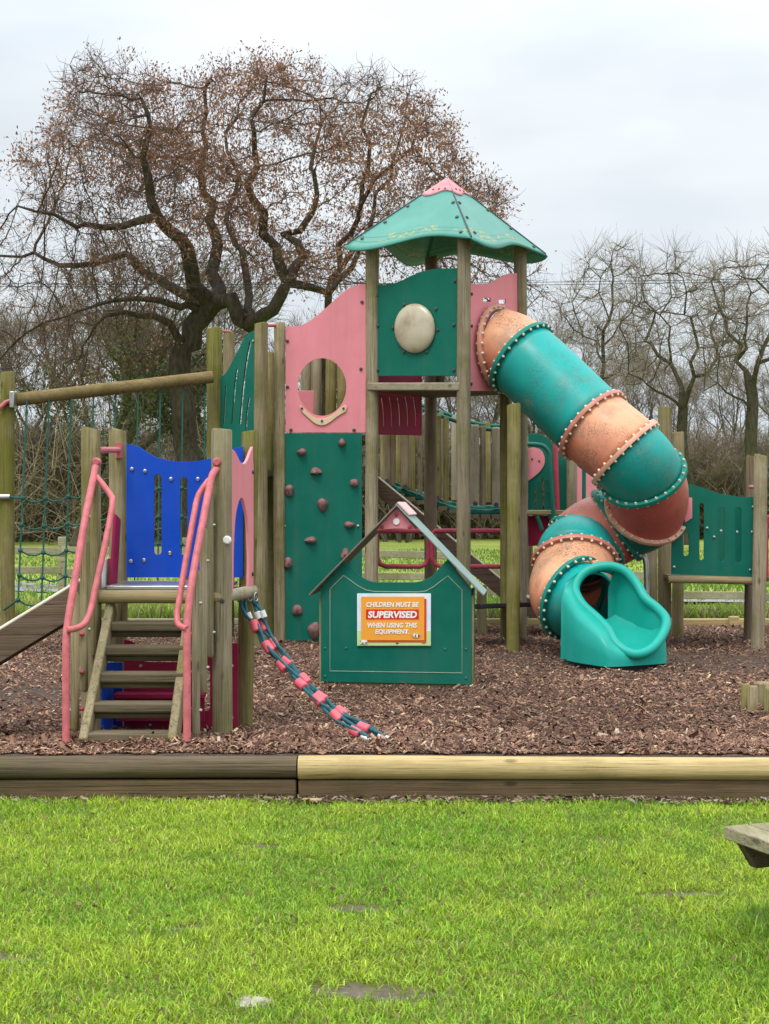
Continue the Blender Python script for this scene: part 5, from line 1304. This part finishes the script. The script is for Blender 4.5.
# the tangle at the foot of the wood: one mass of stems and leaves
n = 16000; x = RNG.uniform(-26, 26, n); y = RNG.uniform(64, 80, n)
tips = [(Vector((a_, b_, c_)), np.array([RNG.normal(0, .35), RNG.normal(0, .3), 1.])) for a_, b_, c_ in zip(x, y, RNG.random(n)**1.3*2.6)]
V, L, S, E, M2 = twigs(tips, 1, 2.6, .016, Vector((0, 0, 0)))
cc = np.array([(.26, .20, .13), (.34, .27, .18), (.18, .14, .10), (.22, .20, .10)])[RNG.choice(4, n)]
o = np_mesh('undergrowth', V, L, S, None, np.repeat(cc, 9, 0), attrmat('undergrowth_stem', .95, .1)); o['kind'] = 'stuff'; o['label'] = 'brown tangle of stems along the foot of the far wood'
n = 3600; x = RNG.uniform(-24, -3, n); y = RNG.uniform(54, 68, n)
tips = [(Vector((a_, b_, c_)), np.array([RNG.normal(0, .55), RNG.normal(0, .3), 1.])) for a_, b_, c_ in zip(x, y, RNG.random(n)**1.2*4.2)]
V, L, S, E, M2 = twigs(tips, 1, 4.5, .013, Vector((0, 0, 0)))
cc = np.array([(.30, .24, .155), (.42, .35, .23), (.18, .145, .10), (.20, .18, .09)])[RNG.choice(4, n)]
o = np_mesh('saplings', V, L, S, None, np.repeat(cc, 9, 0), attrmat('sapling_stem', .95, .1)); o['kind'] = 'stuff'; o['label'] = 'thicket of thin pale saplings and briars under the oak on the left'
n = 30000; px_ = np.stack([RNG.uniform(-26, 26, n), RNG.uniform(66, 80, n), RNG.random(n)**1.5*2.8], 1); px_[:, 2] *= .45+1.0*fbm(px_[:, 0], px_[:, 1], .25)
V, L, S, C = leaves(px_, 1, .1, .42, None, [(.12, .13, .04), (.20, .15, .08), (.25, .19, .12), (.08, .10, .035), (.17, .18, .065)], [.25, .25, .2, .15, .15])
o = np_mesh('bramble', V, L, S, None, C, attrmat('bramble_leaf', .8, .15, .1)); o['kind'] = 'stuff'; o['label'] = 'low bramble and dead leaves below the far trees'
mb = MB()
for i in range(60):
    xa = -90+i*3; za = 1.9+.5*math.sin(i*1.7)+.4*math.sin(i*.63)
    mb.v += [(xa, 84, -.5), (xa, 84+2*math.sin(i), za), (xa, 88, za*.9), (xa, 92, -.5)]
    if i:
        k_ = i*4
        for j in range(3): mb.f.append((k_-4+j, k_+j, k_+j+1, k_-3+j))
k = NT('far_hedge_mat'); n_ = k.noise(1.2, 8, .85); hg = build(mb, 'hedge_bank', k.done(k.ramp(n_, [(.3, (.09, .075, .045)), (.5, (.20, .16, .10)), (.7, (.30, .24, .165))]), .95, .1), None, 0)
struct(hg)

# overhead wires
pw = thing('overhead_cable', 'pair of thin dark overhead cables crossing the sky behind the roof', 'cable', (0, 40, 0))
for dy, y0 in ((0, 275.5), (1.2, 273)):
    a, b = P(-420, y0+7, 40+dy), P(1200, y0-4, 40+dy); mb = MB()
    mb.tube([a.lerp(b, t)-Vector((0, 0, 1.0*math.sin(math.pi*t)*.25)) for t in np.linspace(0, 1, 24)], .0085, 5); build(mb, 'cable', BLACK, pw)
for px in (-420, 1200):
    q = P(px, 276, 40.6); mb = MB(); mb.tube([(q.x, q.y, -.4), (q.x, q.y, q.z+.5)], [.16, .11], 10); build(mb, 'pole', DARKW, pw)
bpy.context.view_layer.update()
# winter litter on the turf
n = 260; y = 4.6+4.1*RNG.random(n); x = (RNG.random(n)*2-1)*(y*.27)
o_ = leaves(np.stack([x, y, terrain(x, y)+.022+.012*RNG.random(n)], 1), 1, .001, .028, None, [(.20, .12, .06), (.30, .21, .11), (.12, .08, .05)], [.4, .3, .3], .3, 0.)
lf = np_mesh('fallen_leaves', o_[0], o_[1], o_[2], None, o_[3], LEAFM); lf['kind'] = 'stuff'; lf['label'] = 'small brown dead leaves scattered through the lawn'
bpy.context.view_layer.update()
